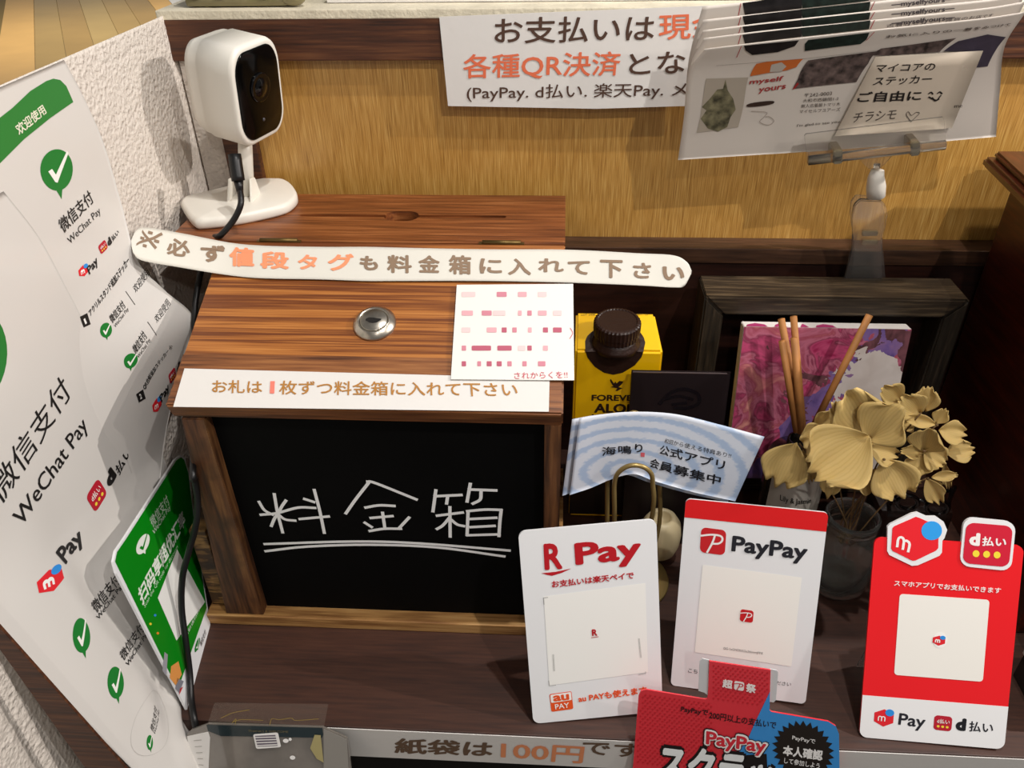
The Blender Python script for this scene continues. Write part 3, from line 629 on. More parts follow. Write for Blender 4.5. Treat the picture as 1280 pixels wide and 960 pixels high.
# price strip on the shelf edge
sp = Plane((0, .3772, -.0105), (1, 0, 0), (0, 0, 1))
st = slab('shelf_edge_strip', sp, [(-.19, -.0300), (.62, -.0300), (.62, .0092), (-.19, .0092)], .0006, M_paper, None)
tag(st, 'white paper strip with brown and orange lettering on the front edge of the shelf', 'sign')
pr = Print(sp, st); zs = Z(200, 740, 2.56)
pr.text('紙袋は', zs(750, 515), zs(1062, 527), zs(752, 466), '6A5444', .03); pr.text('100円', zs(1090, 532), zs(1352, 548), zs(1092, 478), 'E89468', .02)
pr.text('です', (727, 942), (800, 947), (729, 925), '6A5444', .02); pr.done()
# ================================================================== PACKET at the lower left
bp_ = Plane((-.25, .3655, -.012), (1, 0, 0), (0, math.sin(.35), math.cos(.35))); zb = Z(220, 860, 5.3333)
t = thing('film_packet', (-.23, .365, -.06), 'clear film packet with a barcode sticker hanging over the shelf edge at the lower left', 'packet')
slab('header_film', bp_, [bp_.inv(zb(*p)) for p in ((210, 245), (985, 262), (1015, 108), (255, 100))], .0003, mat('clear_film', 'A09488', .15, alpha=.09, spec=.5), t)
body = [bp_.inv(zb(*p)) for p in ((40, 700), (72, 310), (100, 280), (215, 240), (975, 262), (1140, 335), (1160, 480), (1185, 700))]
slab('film_body', bp_, body, .002, mat('smoke_film', '77716A', .12, noise=.25, nscale=30, spec=.8, coat=.6), t)
slab('header_band', Plane(bp_.P(0, 0, .0004), bp_.u, bp_.v), [bp_.inv(zb(*p)) for p in ((205, 245), (975, 265), (982, 310), (975, 330), (300, 318), (215, 285))], .0003, mat('teal_film', '1E2C30', .2, coat=.5), t)
slab('paper_insert', Plane(bp_.P(0, 0, .0005), bp_.u, bp_.v), [bp_.inv(zb(*p)) for p in ((75, 320), (215, 290), (228, 330), (210, 700), (130, 700), (100, 480))], .0003, M_paper, t)
slab('film_edge', Plane(bp_.P(0, 0, .0005), bp_.u, bp_.v), [bp_.inv(zb(*p)) for p in ((985, 270), (1140, 340), (1160, 700), (985, 700))], .0003, mat('grey_film', '8C8881', .25, coat=.4), t)
pr = Print(Plane(bp_.P(0, 0, .0006), bp_.u, bp_.v), t)
pr.rrect(zb(536, 404), zb(702, 392), zb(514, 306), 'EDEBE8', 1, .1); pr.rrect(zb(545, 388), zb(680, 382), zb(528, 316), '6C6470', 2, .02)
for k in range(4): pr.stroke([zb(530 + k * 4, 326 + k * 18), zb(672 + k * 2, 322 + k * 17)], .0009, 'EDEBE8', 3)
pr.dot(zb(733, 350), 3.6, 'F4F2F0', 1, 2.6); pr.dot(zb(762, 340), 2, 'F4F2F0', 1); pr.dot(zb(778, 462), 3.4, 'F4F2F0', 1, 2.6)
pr.text('THANKS & WELCOME', zb(482, 292), zb(750, 298), zb(482, 278), '6E6344', 0, 0)
pr.poly([zb(*p) for p in ((925, 310), (965, 312), (985, 495), (940, 470), (895, 400), (905, 370))], 'A79C6C', 1)
for s_ in ([(300, 200), (380, 165), (490, 145)], [(375, 232), (400, 205), (395, 240)], [(380, 225), (440, 210), (580, 215)], [(625, 245), (640, 205), (690, 210), (770, 200), (800, 215), (950, 205)]): pr.stroke([zb(*p) for p in s_], .0005, '9A8440', -1)
for k in range(5): pr.stroke([zb(120 + k * 8, 350 + 40 * k), zb(170 + k * 3, 345 + 42 * k)], .0005, '8C8880', 0)
pr.done(.4)
# ================================================================== LEFT STICKER SHEETS
def xprof(z): return XW + .0036 + .058 * max(0, (.235 - z) / .235) ** 1.25
M_sheet = mat('glossy_sheet', 'D8D4CF', .3, coat=.25, bump=.06, bscale=14)
def sheetA():
    rows = []
    for z, yb in ((.42, .475), (.38, .492), (.33, .502), (.28, .512), (.23, .530), (.18, .541), (.13, .548), (.08, .545), (.04, .505), (.0, .425), (-.05, .362)):
        yf = .315 if z < .2 else .315 - (z - .2) * .15
        r = []
        for k in range(9):
            y = yf + (yb - yf) * k / 8; w_ = max(0, min(1, (y - .355) / .055)); sh_ = w_ * w_ * (3 - 2 * w_) * .018 + max(0, y - .40) * .13; r.append(V([max(xprof(z) - sh_, XW + .0036), y, z]))
        rows.append(r)
    return Grid(rows)
def sheetB():
    pts = []   # z, back-edge y, bulge at the back edge
    rows = []
    for (px, py, xb) in ((80, 75, XW + .0022), (104, 120, XW + .0022), (130, 180, XW + .0023), (152, 255, XW + .003), (172, 325, XW + .010), (205, 362, XW + .024), (241, 396, XW + .040), (232, 440, XW + .030), (217, 497, XW + .014), (207, 545, XW + .006), (200, 600, XW + .004)):
        b = onx(px, py, xb); r = []
        for k in range(6):
            u = k / 5; y = .36 + (b[1] - .36) * u; x = XW + .0018 + (xb - XW - .0018) * max(0, (u - .45) / .55) ** 1.6; r.append(V([x, y, b[2] + (1 - u) * .0]))
        rows.append(r)
    return Grid(rows)
GB = sheetB(); GA = sheetA()
sB = GB.sheet('sticker_sheet', M_sheet, None, 60, 90, .0005)
tag(sB, 'tall white sticker sheet with a green header, its edge curling towards the box', 'poster')
sA = GA.sheet('sticker_sheet', M_sheet, None, 90, 90, .0005)
tag(sA, 'large white sticker sheet with very large black lettering at the left edge', 'poster')
BK = '22201F'; GR = '1E7A30'
pr = Print(GB, sB); pr.mw = .0009; z1 = Z(0, 60, 4); z2_ = Z(80, 260, 3.2)
pr.poly([z1(*p) for p in ((-60, 385), (0, 347), (60, 300), (150, 215), (230, 165), (265, 153), (300, 160), (330, 190), (350, 235), (365, 270), (250, 350), (120, 455), (0, 575), (-60, 640))], '2E7D35')
pr.text('欢迎使用', z1(95, 440), z1(232, 325), z1(68, 388), 'E8E6D0', .02, 1)
bubble(pr, pr.quad(z1(215, 770), z1(375, 745), z1(190, 520)), GR)
pr.text('微信支付', z1(316, 930), z1(470, 768), z1(283, 866), BK, .01); pr.text('WeChat Pay', z1(352, 992), z1(508, 832), z1(332, 952), BK, 0)
m_hex(pr, pr.quad(z2_(62, 283), z2_(100, 262), z2_(54, 240))); pr.text('Pay', z2_(104, 276), z2_(140, 226), z2_(88, 240), BK, .03)
d_icon(pr, z2_(148, 187), z2_(176, 158), z2_(134, 154)); pr.text('d', z2_(178, 156), z2_(192, 138), z2_(166, 130), BK, .08); pr.text('払い', z2_(194, 134), z2_(220, 102), z2_(186, 116), BK, .02)
pr.poly([z2_(*p) for p in ((62, 435), (92, 420), (106, 465), (78, 478))], BK); pr.text('1', z2_(84, 466), z2_(90, 460), z2_(76, 446), 'F0EEEA', .03, 1)
pr.text('アクリルスタンド追加ステッカー', z2_(105, 434), z2_(263, 220), z2_(94, 412), BK, .02)
def srow(cx, cy, a, b, c, d, e):
    bubble(pr, pr.quad((cx[0] - 24 / 3.2, cx[1] + 40 / 3.2), (cx[0] + 26 / 3.2, cx[1] + 32 / 3.2), (cx[0] - 27 / 3.2, cx[1] - 30 / 3.2)), GR)
    pr.text('微信支付', z2_(*a[0]), z2_(*a[1]), z2_(*a[2]), BK, .01); pr.text('WeChat Pay', z2_(*b[0]), z2_(*b[1]), z2_(*b[2]), BK, 0)
    pr.stroke([z2_(*c[0]), z2_(*c[1])], .0006, '55524F', 1); pr.text('欢迎使用', z2_(*d[0]), z2_(*d[1]), z2_(*d[2]), BK, 0)
srow(z2_(169, 493), 0, ((192, 464), (247, 395), (177, 434)), ((206, 484), (260, 410), (198, 468)), ((246, 334), (282, 386)), ((286, 342), (343, 266), (272, 314)), 0)
srow(z2_(262, 617), 0, ((284, 588), (333, 516), (270, 556)), ((299, 606), (350, 532), (291, 590)), ((334, 456), (368, 507)), ((371, 463), (427, 386), (358, 436)), 0)
pr.poly([z2_(*p) for p in ((287, 745), (315, 725), (326, 762), (299, 778))], BK); pr.text('2', z2_(304, 766), z2_(311, 760), z2_(298, 746), 'F0EEEA', .03, 1)
pr.text('QR合紙追加ステッカー 小', z2_(324, 730), z2_(436, 556), z2_(311, 712), BK, .02)
m_hex(pr, pr.quad(z2_(358, 828), z2_(390, 800), z2_(350, 776))); pr.text('Pay', z2_(392, 784), z2_(424, 728), z2_(378, 755), BK, .03)
d_icon(pr, z2_(424, 706), z2_(448, 672), z2_(416, 668)); pr.text('d', z2_(452, 668), z2_(468, 640), z2_(444, 636), BK, .08); pr.done(.4)
pr = Print(GA, sA); pr.mw = .0026; z3 = Z(0, 440, 3); z8 = Z(0, 700, 3.6917)
def qbub(c, rx, ry, tilt, zf, col=GR):   # bubble from centre and half sizes in crop pixels
    ux, uy = math.cos(tilt), -math.sin(tilt); bubble(pr, pr.quad(zf(c[0] - rx * ux + ry * .12, c[1] - rx * uy + ry), zf(c[0] + rx * ux + ry * .12, c[1] + rx * uy + ry), zf(c[0] - rx * ux - ry * .1, c[1] - rx * uy - ry)), col)
qbub((-105, 50), 142, 225, .5, z3)
pr.text('微信支付', z3(2, 583), z3(270, 160), z3(-52, 500), BK, 0); pr.text('WeChat Pay', z3(92, 672), z3(340, 292), z3(24, 606) if False else z3(42, 612), BK, .006)
m_hex(pr, pr.quad(z3(150, 925), z3(245, 868), z3(132, 845))); pr.text('Pay', z3(258, 812), z3(326, 715), z3(206, 752), BK, .03)
d_icon(pr, z3(357, 604), z3(402, 530), z3(320, 545)); pr.warp(z3(412, 512), z3(438, 462), z3(386, 478), 'd', BK, .07); pr.warp(z3(446, 466), z3(494, 372), z3(428, 436), '払い', BK, .02)
qbub((377, 362), 46, 95, .4, z8); pr.warp(z8(445, 250), z8(558, 100), z8(414, 204), '微信支付', BK, .008); pr.warp(z8(456, 284), z8(575, 125), z8(440, 262), 'WeChat Pay', BK, .008)
qbub((531, 578), 40, 88, .4, z8); pr.warp(z8(568, 470), z8(668, 320), z8(545, 430), '微信支付', BK, .008); pr.warp(z8(590, 500), z8(690, 345), z8(576, 476), 'WeChat Pay', BK, .008)
qbub((690, 850), 15, 40, .4, z8); pr.text('微信支付', z8(706, 798), z8(724, 692), z8(690, 775), BK, 0); pr.text('WeChat Pay', z8(714, 812), z8(734, 700), z8(708, 796), BK, 0)
q = pr.quad(z8(610, 960), z8(790, 880), z8(600, 690)); pr.stroke([(.5 + .5 * math.cos(k * math.pi / 12), .5 + .5 * math.sin(k * math.pi / 12)) for k in range(25)], .0004, 'C4C0BC', 0, q=q)
pr.stroke([z2_(230, 950), z2_(270, 1060)], .0004, 'BDB9B4', 0)
qbub((1, 1), .1, .1, 0, z8) if False else None
pr.done(.4)
# green card
gBL, gBR = onz(234, 887), onz(263, 781); gp = Plane(gBL, gBR - gBL, (0, 0, 1)); GK = .13
gn = nrm(np.cross(nrm(gBR - gBL), nrm([-GK, 0, 1]))); gp = Plane(gBL + V([0, 0, .0005]), gBR - gBL, [-GK, 0, 1])
zg = Z(130, 560, 2.4)
gc = slab('payment_card', gp, [gp.inv(p) for p in ((234, 887), (263, 781), (243, 650), (236, 590), (231, 572), (226, 569), (219, 574), (156, 672), (145, 688), (142, 702), (146, 717))], .002, mat('card_white', 'E9EAEC'), None)
tag(gc, 'green payment card standing sideways at the left against the sticker sheet', 'card stand')
pr = Print(gp, gc); G2 = '068214'
pr.poly([(143.5, 702), (146, 690), (157, 674), (220, 576), (226, 571.5), (230, 575), (235, 592), (242, 652), (258, 760), (222, 862)], G2)
pr.text('微信支付', zg(146, 242), zg(196, 166), zg(134, 212), 'DDE8DA', 0, 1); pr.text('WeChat Pay', zg(150, 266), zg(200, 185), zg(144, 248), 'DDE8DA', 0, 1)
bubble(pr, pr.quad(zg(100, 342), zg(140, 300), zg(92, 285)), 'EEF2EA', G2, 1)
pr.text('扫码享超优汇率', zg(114, 476), zg(246, 226), zg(97, 428), 'E6EEE2', .03, 1); pr.text('Scan the QR code for discounts', zg(122, 482), zg(222, 300), zg(117, 470), 'BFE0BE', 0, 1)
pr.poly([zg(*p) for p in ((160, 450), (218, 304), (302, 462), (216, 578))], 'F2F2EE', 1)
for x, y, c in ((138, 528, 'E8D23A'), (152, 502, '3C8EE0'), (160, 556, 'E88A30'), (250, 590, 'E8F0E6')): pr.dot(zg(x, y), 1.6, c, 1)
pr.poly([zg(*p) for p in ((180, 612), (190, 620), (186, 685), (174, 668))], '9A9AA0', 1); pr.poly([zg(*p) for p in ((200, 655), (222, 640), (232, 680), (214, 712), (196, 690))], 'E09850', 1); pr.poly([zg(*p) for p in ((218, 690), (238, 700), (224, 735), (212, 722))], '80808A', 1); pr.poly([zg(*p) for p in ((226, 722), (236, 716), (224, 742))], 'C83030', 1)
bubble(pr, pr.quad(zg(272, 626), zg(288, 590), zg(270, 596)), GR, 'F0F0EC', 1); pr.text('微信支付', zg(291, 598), zg(306, 556), zg(286, 584), BK, 0, 1)
pr.text('使用前请扫码', zg(236, 590), zg(286, 488), zg(232, 582), 'DDE8DA', 0, 1); pr.done(.35)
# ================================================================== SECURITY CAMERA
M_cw = mat('camera_white', 'E4E0D6', .35); M_cb = mat('camera_black', '050505', .12, spec=.25); M_lens = mat('lens_glass', '040405', .06, coat=.15, spec=.4)
sc = thing('security_camera', (-.30, .70, zH), 'white rounded security camera with a black face on an oval foot', 'camera')
zbz = zH + .0105
outl = [onz(x, y, zbz) for x, y in ((224, 246), (229, 258), (240, 272), (252, 274), (300, 268), (350, 257), (366, 249), (371, 240), (364, 228), (350, 221), (330, 221), (290, 230), (236, 243))]
G_ = [V(p) for p in outl]; cc = sum(G_) / len(G_); sm = []
for i in range(len(G_)):
    for k in range(4):
        t_ = k / 4; p0, p1, p2, p3 = (G_[(i + j - 1) % len(G_)] for j in range(4)); sm.append(.5 * (2 * p1 + (p2 - p0) * t_ + (2 * p0 - 5 * p1 + 4 * p2 - p3) * t_ * t_ + (3 * p1 - 3 * p2 + p3 - p0) * t_ ** 3))
for p in sm: p[0] = max(p[0], XW + .003); p[1] = min(p[1], YW - .012)
bm = bmesh.new(); rings = []
for (s_, dz) in ((.97, -.010), (1.0, -.008), (1.0, -.0035), (.975, -.0008), (.93, 0), (.5, .0008), (.02, .001)): rings.append([bm.verts.new(tuple(cc + (p - cc) * s_ + V([0, 0, dz]))) for p in sm])
for a, b in zip(rings, rings[1:]):
    for i in range(len(a)): bm.faces.new((a[i], a[(i + 1) % len(a)], b[(i + 1) % len(a)], b[i]))
bm.faces.new(rings[0][::-1]); bm.faces.new(rings[-1]); bmobj('foot', bm, M_cw, sc, True)
# head
cf, cw_, chh = card_plane((-.2799, .68, .3803, 1.2115, -.1247, .0576, .0622, .0839))
def rings_body(name, sects, m, parent):
    bm = bmesh.new(); rr = []
    for (sx, sy, d) in sects:
        P = RR(.26, 8); rr.append([bm.verts.new(tuple(cf.P(cw_ / 2 + (p[0] - .5) * cw_ * sx, chh / 2 + (p[1] - .5) * chh * sy, d))) for p in P])
    for a, b in zip(rr, rr[1:]):
        for i in range(len(a)): bm.faces.new((a[i], a[(i + 1) % len(a)], b[(i + 1) % len(a)], b[i]))
    bm.faces.new(rr[0][::-1]); bm.faces.new(rr[-1]); return bmobj(name, bm, m, parent, True)
hd = rings_body('head', [(.90, .90, .0), (.955, .955, .0004), (1, 1, -.001), (1.02, 1.02, -.004), (1.02, 1.02, -.036), (1.0, 1.0, -.0365), (.995, .995, -.0375), (.985, .985, -.038), (.98, .98, -.045), (.93, .93, -.051), (.8, .8, -.054)], M_cw, sc)
fp = rings_body('face_panel', [(.88, .90, -.001), (.88, .90, .0009), (.86, .88, .0013)], M_cb, hd)
lc_ = cf.P(cw_ * .5, chh * .56, .0012)
lathe('lens', [(0, .0), (.0125, 0), (.0125, .0016), (.0112, .0022), (.0095, .0014), (.0072, .0020), (.0055, .0034), (0, .0042)], lc_, M_lens, hd, cf.n, 32)
lathe('indicator_light', [(0, 0), (.0016, 0), (.0014, .0005), (0, .0006)], cf.P(cw_ * .5, chh * .22, .0012), mat('indicator_grey', '4A4A50', .3), hd, cf.n, 12)
tube('neck', [cc + V([.004, .004, .0]), cf.P(cw_ * .5, .004, -.022)], [.0075, .0060], M_cw, sc, 16, 1)
for s_ in (-1, 1): prism('foot_bracket', [cc + V([s_ * .010 + .004, -.016, 0]), cc + V([s_ * .010 + .004, .010, 0]), cc + V([s_ * .009 + .004, .006, .017]), cc + V([s_ * .009 + .004, -.004, .019])], (.002 * s_, 0, 0), M_cw, sc, .0005)
# cable
M_cable = mat('cable_black', '0E0E0F', .4)
cab = thing('power_cable', (-.30, .6, 0), 'thin black power cable running from the security camera down the left of the box', 'cable')
plug = [ony(293, 193, .668), ony(296, 214, .662), ony(298, 226, .659)]
tube('plug', plug, .0058, M_cable, cab, 10, 2); tube('strain_relief', [ony(298, 226, .659), ony(300, 240, .655)], [.0042, .0030], M_cable, cab, 10, 1)
pts = [ony(300, 238, .655), ony(301, 255, .645), ony(292, 275, .640), onz(276, 294, zH + .004), onz(262, 305, zH - .01), V([-.318, .60, .27]), V([-.318, .56, .20])]
low = [(243, 598, .18), (247, 625, .16), (245, 655, .14), (236, 690, .115), (228, 722, .094), (227, 760, .068), (232, 800, .045), (237, 840, .02), (239, 872, .008), (243, 900, .0042)]
P2 = [onz(x, y, z) for x, y, z in low]
for p in P2: p[0] = max(p[0], -.345)
pts2 = [onz(241, 590, .19)] + P2 + [onz(247, 918, -.012), onz(252, 945, -.03), onz(256, 975, -.05)]
tube('cord', pts + pts2, .0027, M_cable, cab, 8, 5)
# ================================================================== SIGN ON THE BACK WALL
sg = Plane((0, YW - .0135, .4), (1, 0, 0), (0, 0, 1)); zw = Z(540, 0, 3.4286)
so = slab('wall_sign', sg, [sg.inv(p) for p in ((560, 132.5), (745, 136), (905, 131), (915, 6), (720, 14), (549, 21))], .0005, M_paper, None)
tag(so, 'white paper sign in brown and orange hand lettering taped on the oak back wall', 'sign')
pr = Print(sg, so); B = '50382C'; O = 'E0704C'
pr.text('お支払いは', zw(268, 188), zw(948, 176), zw(268, 76), B, .012); pr.text('現金', zw(972, 172), zw(1250, 160), zw(972, 60), O, .012)
pr.text('各種QR決済', zw(135, 342), zw(802, 330), zw(133, 232), O, .012); pr.text('とな', zw(845, 322), zw(1085, 312), zw(843, 228), B, .012)
pr.text('(PayPay. d払い. 楽天Pay. メ', zw(150, 436), zw(1090, 422), zw(148, 366), B, .006); pr.done()
# ================================================================== PICTURE FRAME, CANVAS
M_fr = wood('frame_wood', '1A130B', '32271A', '66553E', (4, 60, 60), .5, .3, 1.0, .15)
ffy = .683
fr = thing('picture_frame', (.26, .70, 0), 'large deep dark wooden picture frame leaning at the back right of the shelf', 'frame')
fz = ony(1000, 372, ffy)[2]; fx0 = ony(881, 372, ffy)[0]; fx1 = ony(1213, 377, ffy)[0]
def fpart(x0, x1, z0, z1, n): 
    return box(n, (x0, ffy, z0), (x1, ffy + .048, z1), M_fr, fr, .003)
wv = .020
prism('top_rail', [(fx0, ffy, fz), (fx1, ffy, fz), (fx1 - wv, ffy, fz - wv), (fx0 + wv, ffy, fz - wv)], (0, .046, 0), M_fr, fr, .002)
prism('bottom_rail', [(fx0, ffy, .001), (fx1, ffy, .001), (fx1 - wv, ffy, .001 + wv), (fx0 + wv, ffy, .001 + wv)], (0, .046, 0), M_fr, fr, .002)
M_fr2 = wood('frame_wood_upright', '17120C', '2E261B', '57493A', (60, 60, 4), .5, .3, 1.0, .15)
prism('left_rail', [(fx0, ffy, .001), (fx0 + wv, ffy, .001 + wv), (fx0 + wv, ffy, fz - wv), (fx0, ffy, fz)], (0, .046, 0), M_fr2, fr, .002)
prism('right_rail', [(fx1, ffy, .001), (fx1 - wv, ffy, .001 + wv), (fx1 - wv, ffy, fz - wv), (fx1, ffy, fz)], (0, .046, 0), M_fr2, fr, .002)
box('frame_back', (fx0 + .015, ffy + .036, .015), (fx1 - .015, ffy + .040, fz - .015), M_darkred, fr)
def painting():
    m = mat('painting', 'A04A70', .55); nt = m.node_tree; L = nt.links.new; b = nt.nodes['Principled BSDF']; tc = nt.nodes.new('ShaderNodeTexCoord')
    def noise(sc_, det, off, dist=.8):
        mp = nt.nodes.new('ShaderNodeMapping'); mp.inputs['Location'].default_value = (off, off * .7, off * 1.3); L(tc.outputs['Object'], mp.inputs[0])
        n = nt.nodes.new('ShaderNodeTexNoise'); n.inputs['Scale'].default_value = sc_; n.inputs['Detail'].default_value = det; n.inputs['Distortion'].default_value = dist; L(mp.outputs[0], n.inputs['Vector']); return n.outputs['Fac']
    def ramp(f, *st):
        r = nt.nodes.new('ShaderNodeValToRGB'); L(f, r.inputs[0]); e = r.color_ramp.elements; e[0].position, e[0].color = st[0][0], lin(st[0][1]); e[1].position, e[1].color = st[-1][0], lin(st[-1][1])
        for p, c in st[1:-1]: q = e.new(p); q.color = lin(c)
        return r.outputs[0]
    def mix(f, a, b2):
        x = nt.nodes.new('ShaderNodeMix'); x.data_type = 'RGBA'; L(f, x.inputs[0]); L(a, x.inputs[6]); L(b2, x.inputs[7]); return x.outputs[2]
    sep = nt.nodes.new('ShaderNodeSeparateXYZ'); L(tc.outputs['Object'], sep.inputs[0])
    base = ramp(noise(30, 7, 0, 1.6), (.3, '9E1E50'), (.40, 'C24A74'), (.47, '8A3450'), (.53, 'C06C84'), (.6, 'A64A5E'), (.72, 'D99086'))
    purple = ramp(noise(60, 6, 3), (.35, '5E4A86'), (.5, '7A5E9A'), (.65, '8E6A94'))
    brown = ramp(noise(70, 5, 6), (.35, '4A2A2E'), (.6, '7A4A52'))
    pale = ramp(noise(50, 2, 9), (.3, 'C9BDB6'), (.7, 'D8CEC8'))
    # diagonal purple band from the lower left to the upper middle
    def mth(op, a, b2):
        x = nt.nodes.new('ShaderNodeMath'); x.operation = op
        for i, q in enumerate((a, b2)):
            if isinstance(q, (int, float)): x.inputs[i].default_value = q
            else: L(q, x.inputs[i])
        return x.outputs[0]
    wob = mth('MULTIPLY', mth('SUBTRACT', noise(30, 4, 12), .5), .09)
    d = mth('ADD', mth('SUBTRACT', sep.outputs[0], mth('MULTIPLY', sep.outputs[2], .62)), mth('ADD', wob, .062)); band = mth('LESS_THAN', mth('ABSOLUTE', d, 0), .017)
    c1 = mix(band, base, purple)
    br = mth('GREATER_THAN', mth('ADD', noise(32, 5, 20), mth('MULTIPLY', sep.outputs[0], 1.8)), .60); c2 = mix(br, c1, brown)
    wob2 = mth('MULTIPLY', mth('SUBTRACT', noise(34, 4, 31), .5), .13)
    pa = mth('GREATER_THAN', mth('ADD', mth('SUBTRACT', sep.outputs[0], mth('MULTIPLY', sep.outputs[2], -.25)), wob2), .068)
    pz = mth('LESS_THAN', mth('ADD', sep.outputs[2], wob2), .17); pa = mth('MULTIPLY', pa, pz); c3 = mix(pa, c2, pale)
    low = mth('LESS_THAN', mth('ADD', sep.outputs[2], wob2), .03); c4 = mix(low, c3, ramp(noise(90, 5, 40), (.3, '1E1A20'), (.6, '9A5A70')))
    L(c4, b.inputs['Base Color']); return m
cv = thing('painted_canvas', (.245, .66, .02), 'small canvas painted in magenta and purple ink, standing inside the dark frame', 'painting')
ct = V([0, math.sin(.16), math.cos(.16)]); cvp = Plane((ony(1035, 408, .664)), (1, 0, 0), ct)
cL = cvp.inv((930, 408)); cR = cvp.inv((1140, 411)); cH = .165
sd = slab('canvas_sides', cvp, [(cL[0], cL[1] - cH), (cR[0], cL[1] - cH), (cR[0], cL[1]), (cL[0], cL[1])], .014, mat('canvas_white', 'DDD6D0', .7, noise=.05), cv, .0006)
pnt = slab('canvas_face', cvp, [(cL[0] + .0002, cL[1] - cH), (cR[0] - .0002, cL[1] - cH), (cR[0] - .0002, cL[1] - .0003), (cL[0] + .0002, cL[1] - .0003)], .0004, painting(), cv, 0, .0005)
pr = Print(Plane(cvp.P(0, cL[1], 0.0), (1, 0, 0), cvp.n), sd)
for a, b in ((.0, .03), (.036, .048), (.055, .075), (.083, .105)): pr.d  # ink runs over the edge
tp = Plane(cvp.P(cL[0], cL[1], .0), (1, 0, 0), -cvp.n); pr = Print(tp, sd)
for a, b in ((.002, .022), (.028, .040), (.052, .060), (.066, .085)): pr.poly([(a, 0), (b, 0), (b - .002, .006), ((a + b) / 2, .009), (a + .002, .005)], 'A83468', 0, px=False)
pr.done()
# ================================================================== CARTON, BOOKLET
Yc = .635; M_yel = mat('carton_yellow', 'F2BE08', .35, coat=.2); M_brn = mat('cap_brown', '2A1710', .42, bump=.3, bscale=200)
ct_ = thing('drink_carton', (.05, .665, 0), 'yellow drink carton with a dark brown screw cap behind the black booklet', 'carton')
za = Z(700, 360, 6); xl, xr = ony(719, 438, Yc)[0], ony(829, 440, Yc)[0]; zs_ = ony(720, 438, Yc)[2]
tb = onz(720, 389.5, zs_ + .016); Yt = tb[1]; xtl, xtr = tb[0], onz(818, 389.5, zs_ + .016)[0]
vs = [(xl - .001, Yc, 0), (xr, Yc, 0), (xr, Yc + .055, 0), (xl - .001, Yc + .055, 0), (xl, Yc, zs_), (xr, Yc, zs_), (xtr, Yt, zs_ + .016), (xtl, Yt, zs_ + .016)]
bm = bmesh.new(); hexa(bm, vs); bmesh.ops.bevel(bm, geom=list(bm.edges), offset=.0022, segments=2, affect='EDGES'); body = bmobj('carton_body', bm, M_yel, ct_)
tsP = Plane((xl, Yc, zs_), (1, 0, 0), V([xtl, Yt, zs_ + .016]) - V([xl, Yc, zs_])); fP = Plane((xl, Yc, 0), (1, 0, 0), (0, 0, 1))
pr = Print(tsP, body); pr.poly([za(*p) for p in ((190, 480), (188, 400), (205, 360), (250, 320), (600, 330), (628, 370), (640, 410), (625, 480))], M_brn); 
pr.text('LOT 2408', za(160, 210), za(262, 208), za(160, 195), '6E5A10', 0); pr.text('BEST 25', za(575, 206), za(660, 208), za(575, 194), '6E5A10', 0); pr.done()
pr = Print(fP, body); pr.poly([za(*p) for p in ((192, 478), (205, 520), (260, 590), (330, 635), (400, 650), (470, 635), (560, 580), (610, 520), (626, 478))], M_brn)
pr.text('FOREVER', za(236, 844), za(596, 846), za(238, 798), '2E1A12', .035); pr.text('ALOE', za(255, 934), za(556, 938), za(258, 864), '2E1A12', .04); pr.text('VERA GEL', za(236, 990), za(596, 992), za(238, 944), '2E1A12', .035)
pr.poly([(-.0005, .004), (xr - xl, .004), (xr - xl, .1), (-.0005, .112)], '1E120C', 0, px=False); pr.poly([za(*p) for p in ((374, 692), (380, 680), (405, 715), (415, 700), (425, 715), (445, 695), (476, 700), (462, 722), (440, 742), (470, 750), (430, 772), (415, 770), (430, 752), (410, 748), (378, 742), (400, 735), (385, 715))], '2E1A12'); pr.done()
cpz = tsP.P(*tsP.inv(za(420, 400)), 0); ax = nrm([0, -.10, 1])
cbase = pln(771, 436, cpz, [0, -.3, 1]); cbase = cpz
lathe('spout', [(0, -.004), (.0225, -.004), (.0225, .001), (.0195, .003), (.0195, .0075), (0, .0075)], cbase, M_brn, ct_, ax, 48)
lathe('screw_cap', [(0, .007), (.0195, .007), (.0202, .008), (.0202, .0125), (.0195, .013), (.0210, .0135), (.0210, .0225), (.0198, .0238), (.0180, .0242), (.0172, .0234), (0, .0232)], cbase, M_brn, ct_, ax, 72, .035, smooth=False)
bk = Plane(ony(790, 466, .622), (1, 0, 0), (0, .12, 1))
t = thing('booklet', (.09, .6, 0), 'black booklet with a dark embossed emblem standing behind the blue flyers', 'booklet')
a = bk.inv((790, 466)); b = bk.inv((912, 464)); M_bk = mat('booklet_black', '1B1214', .4); bz = -bk.o[2] / bk.v[2] * 1.0
slab('cover', bk, [(a[0], bz + .001), (b[0], bz + .001), (b[0], 0), (a[0], 0)], .0012, M_bk, t); slab('pages', Plane(bk.P(0, 0, -.0012), bk.u, bk.v), [(a[0] + .001, bz + .001), (b[0] - .001, bz + .001), (b[0] - .001, -.0008), (a[0] + .001, -.0008)], .004, mat('booklet_pages', '4A4040', .6), t)
slab('back_cover', Plane(bk.P(0, 0, -.0052), bk.u, bk.v), [(a[0], bz + .001), (b[0] + .0025, bz + .001), (b[0] + .0025, 0), (a[0], 0)], .0012, M_bk, t)
pr = Print(bk, t); q = pr.quad((822, 513), (876, 512), (822, 484)); em = mat('emboss', '120E12', .25)
pr.stroke([(.05, .3), (.3, .75), (.6, .9), (.9, .7), (.95, .3), (.7, .08), (.4, .1)], .0035, em, 0, q=q); pr.stroke([(.2, .5), (.5, .6), (.8, .45)], .003, em, 0, q=q); pr.stroke([(.35, .25), (.65, .3)], .003, em, 0, q=q); pr.done()
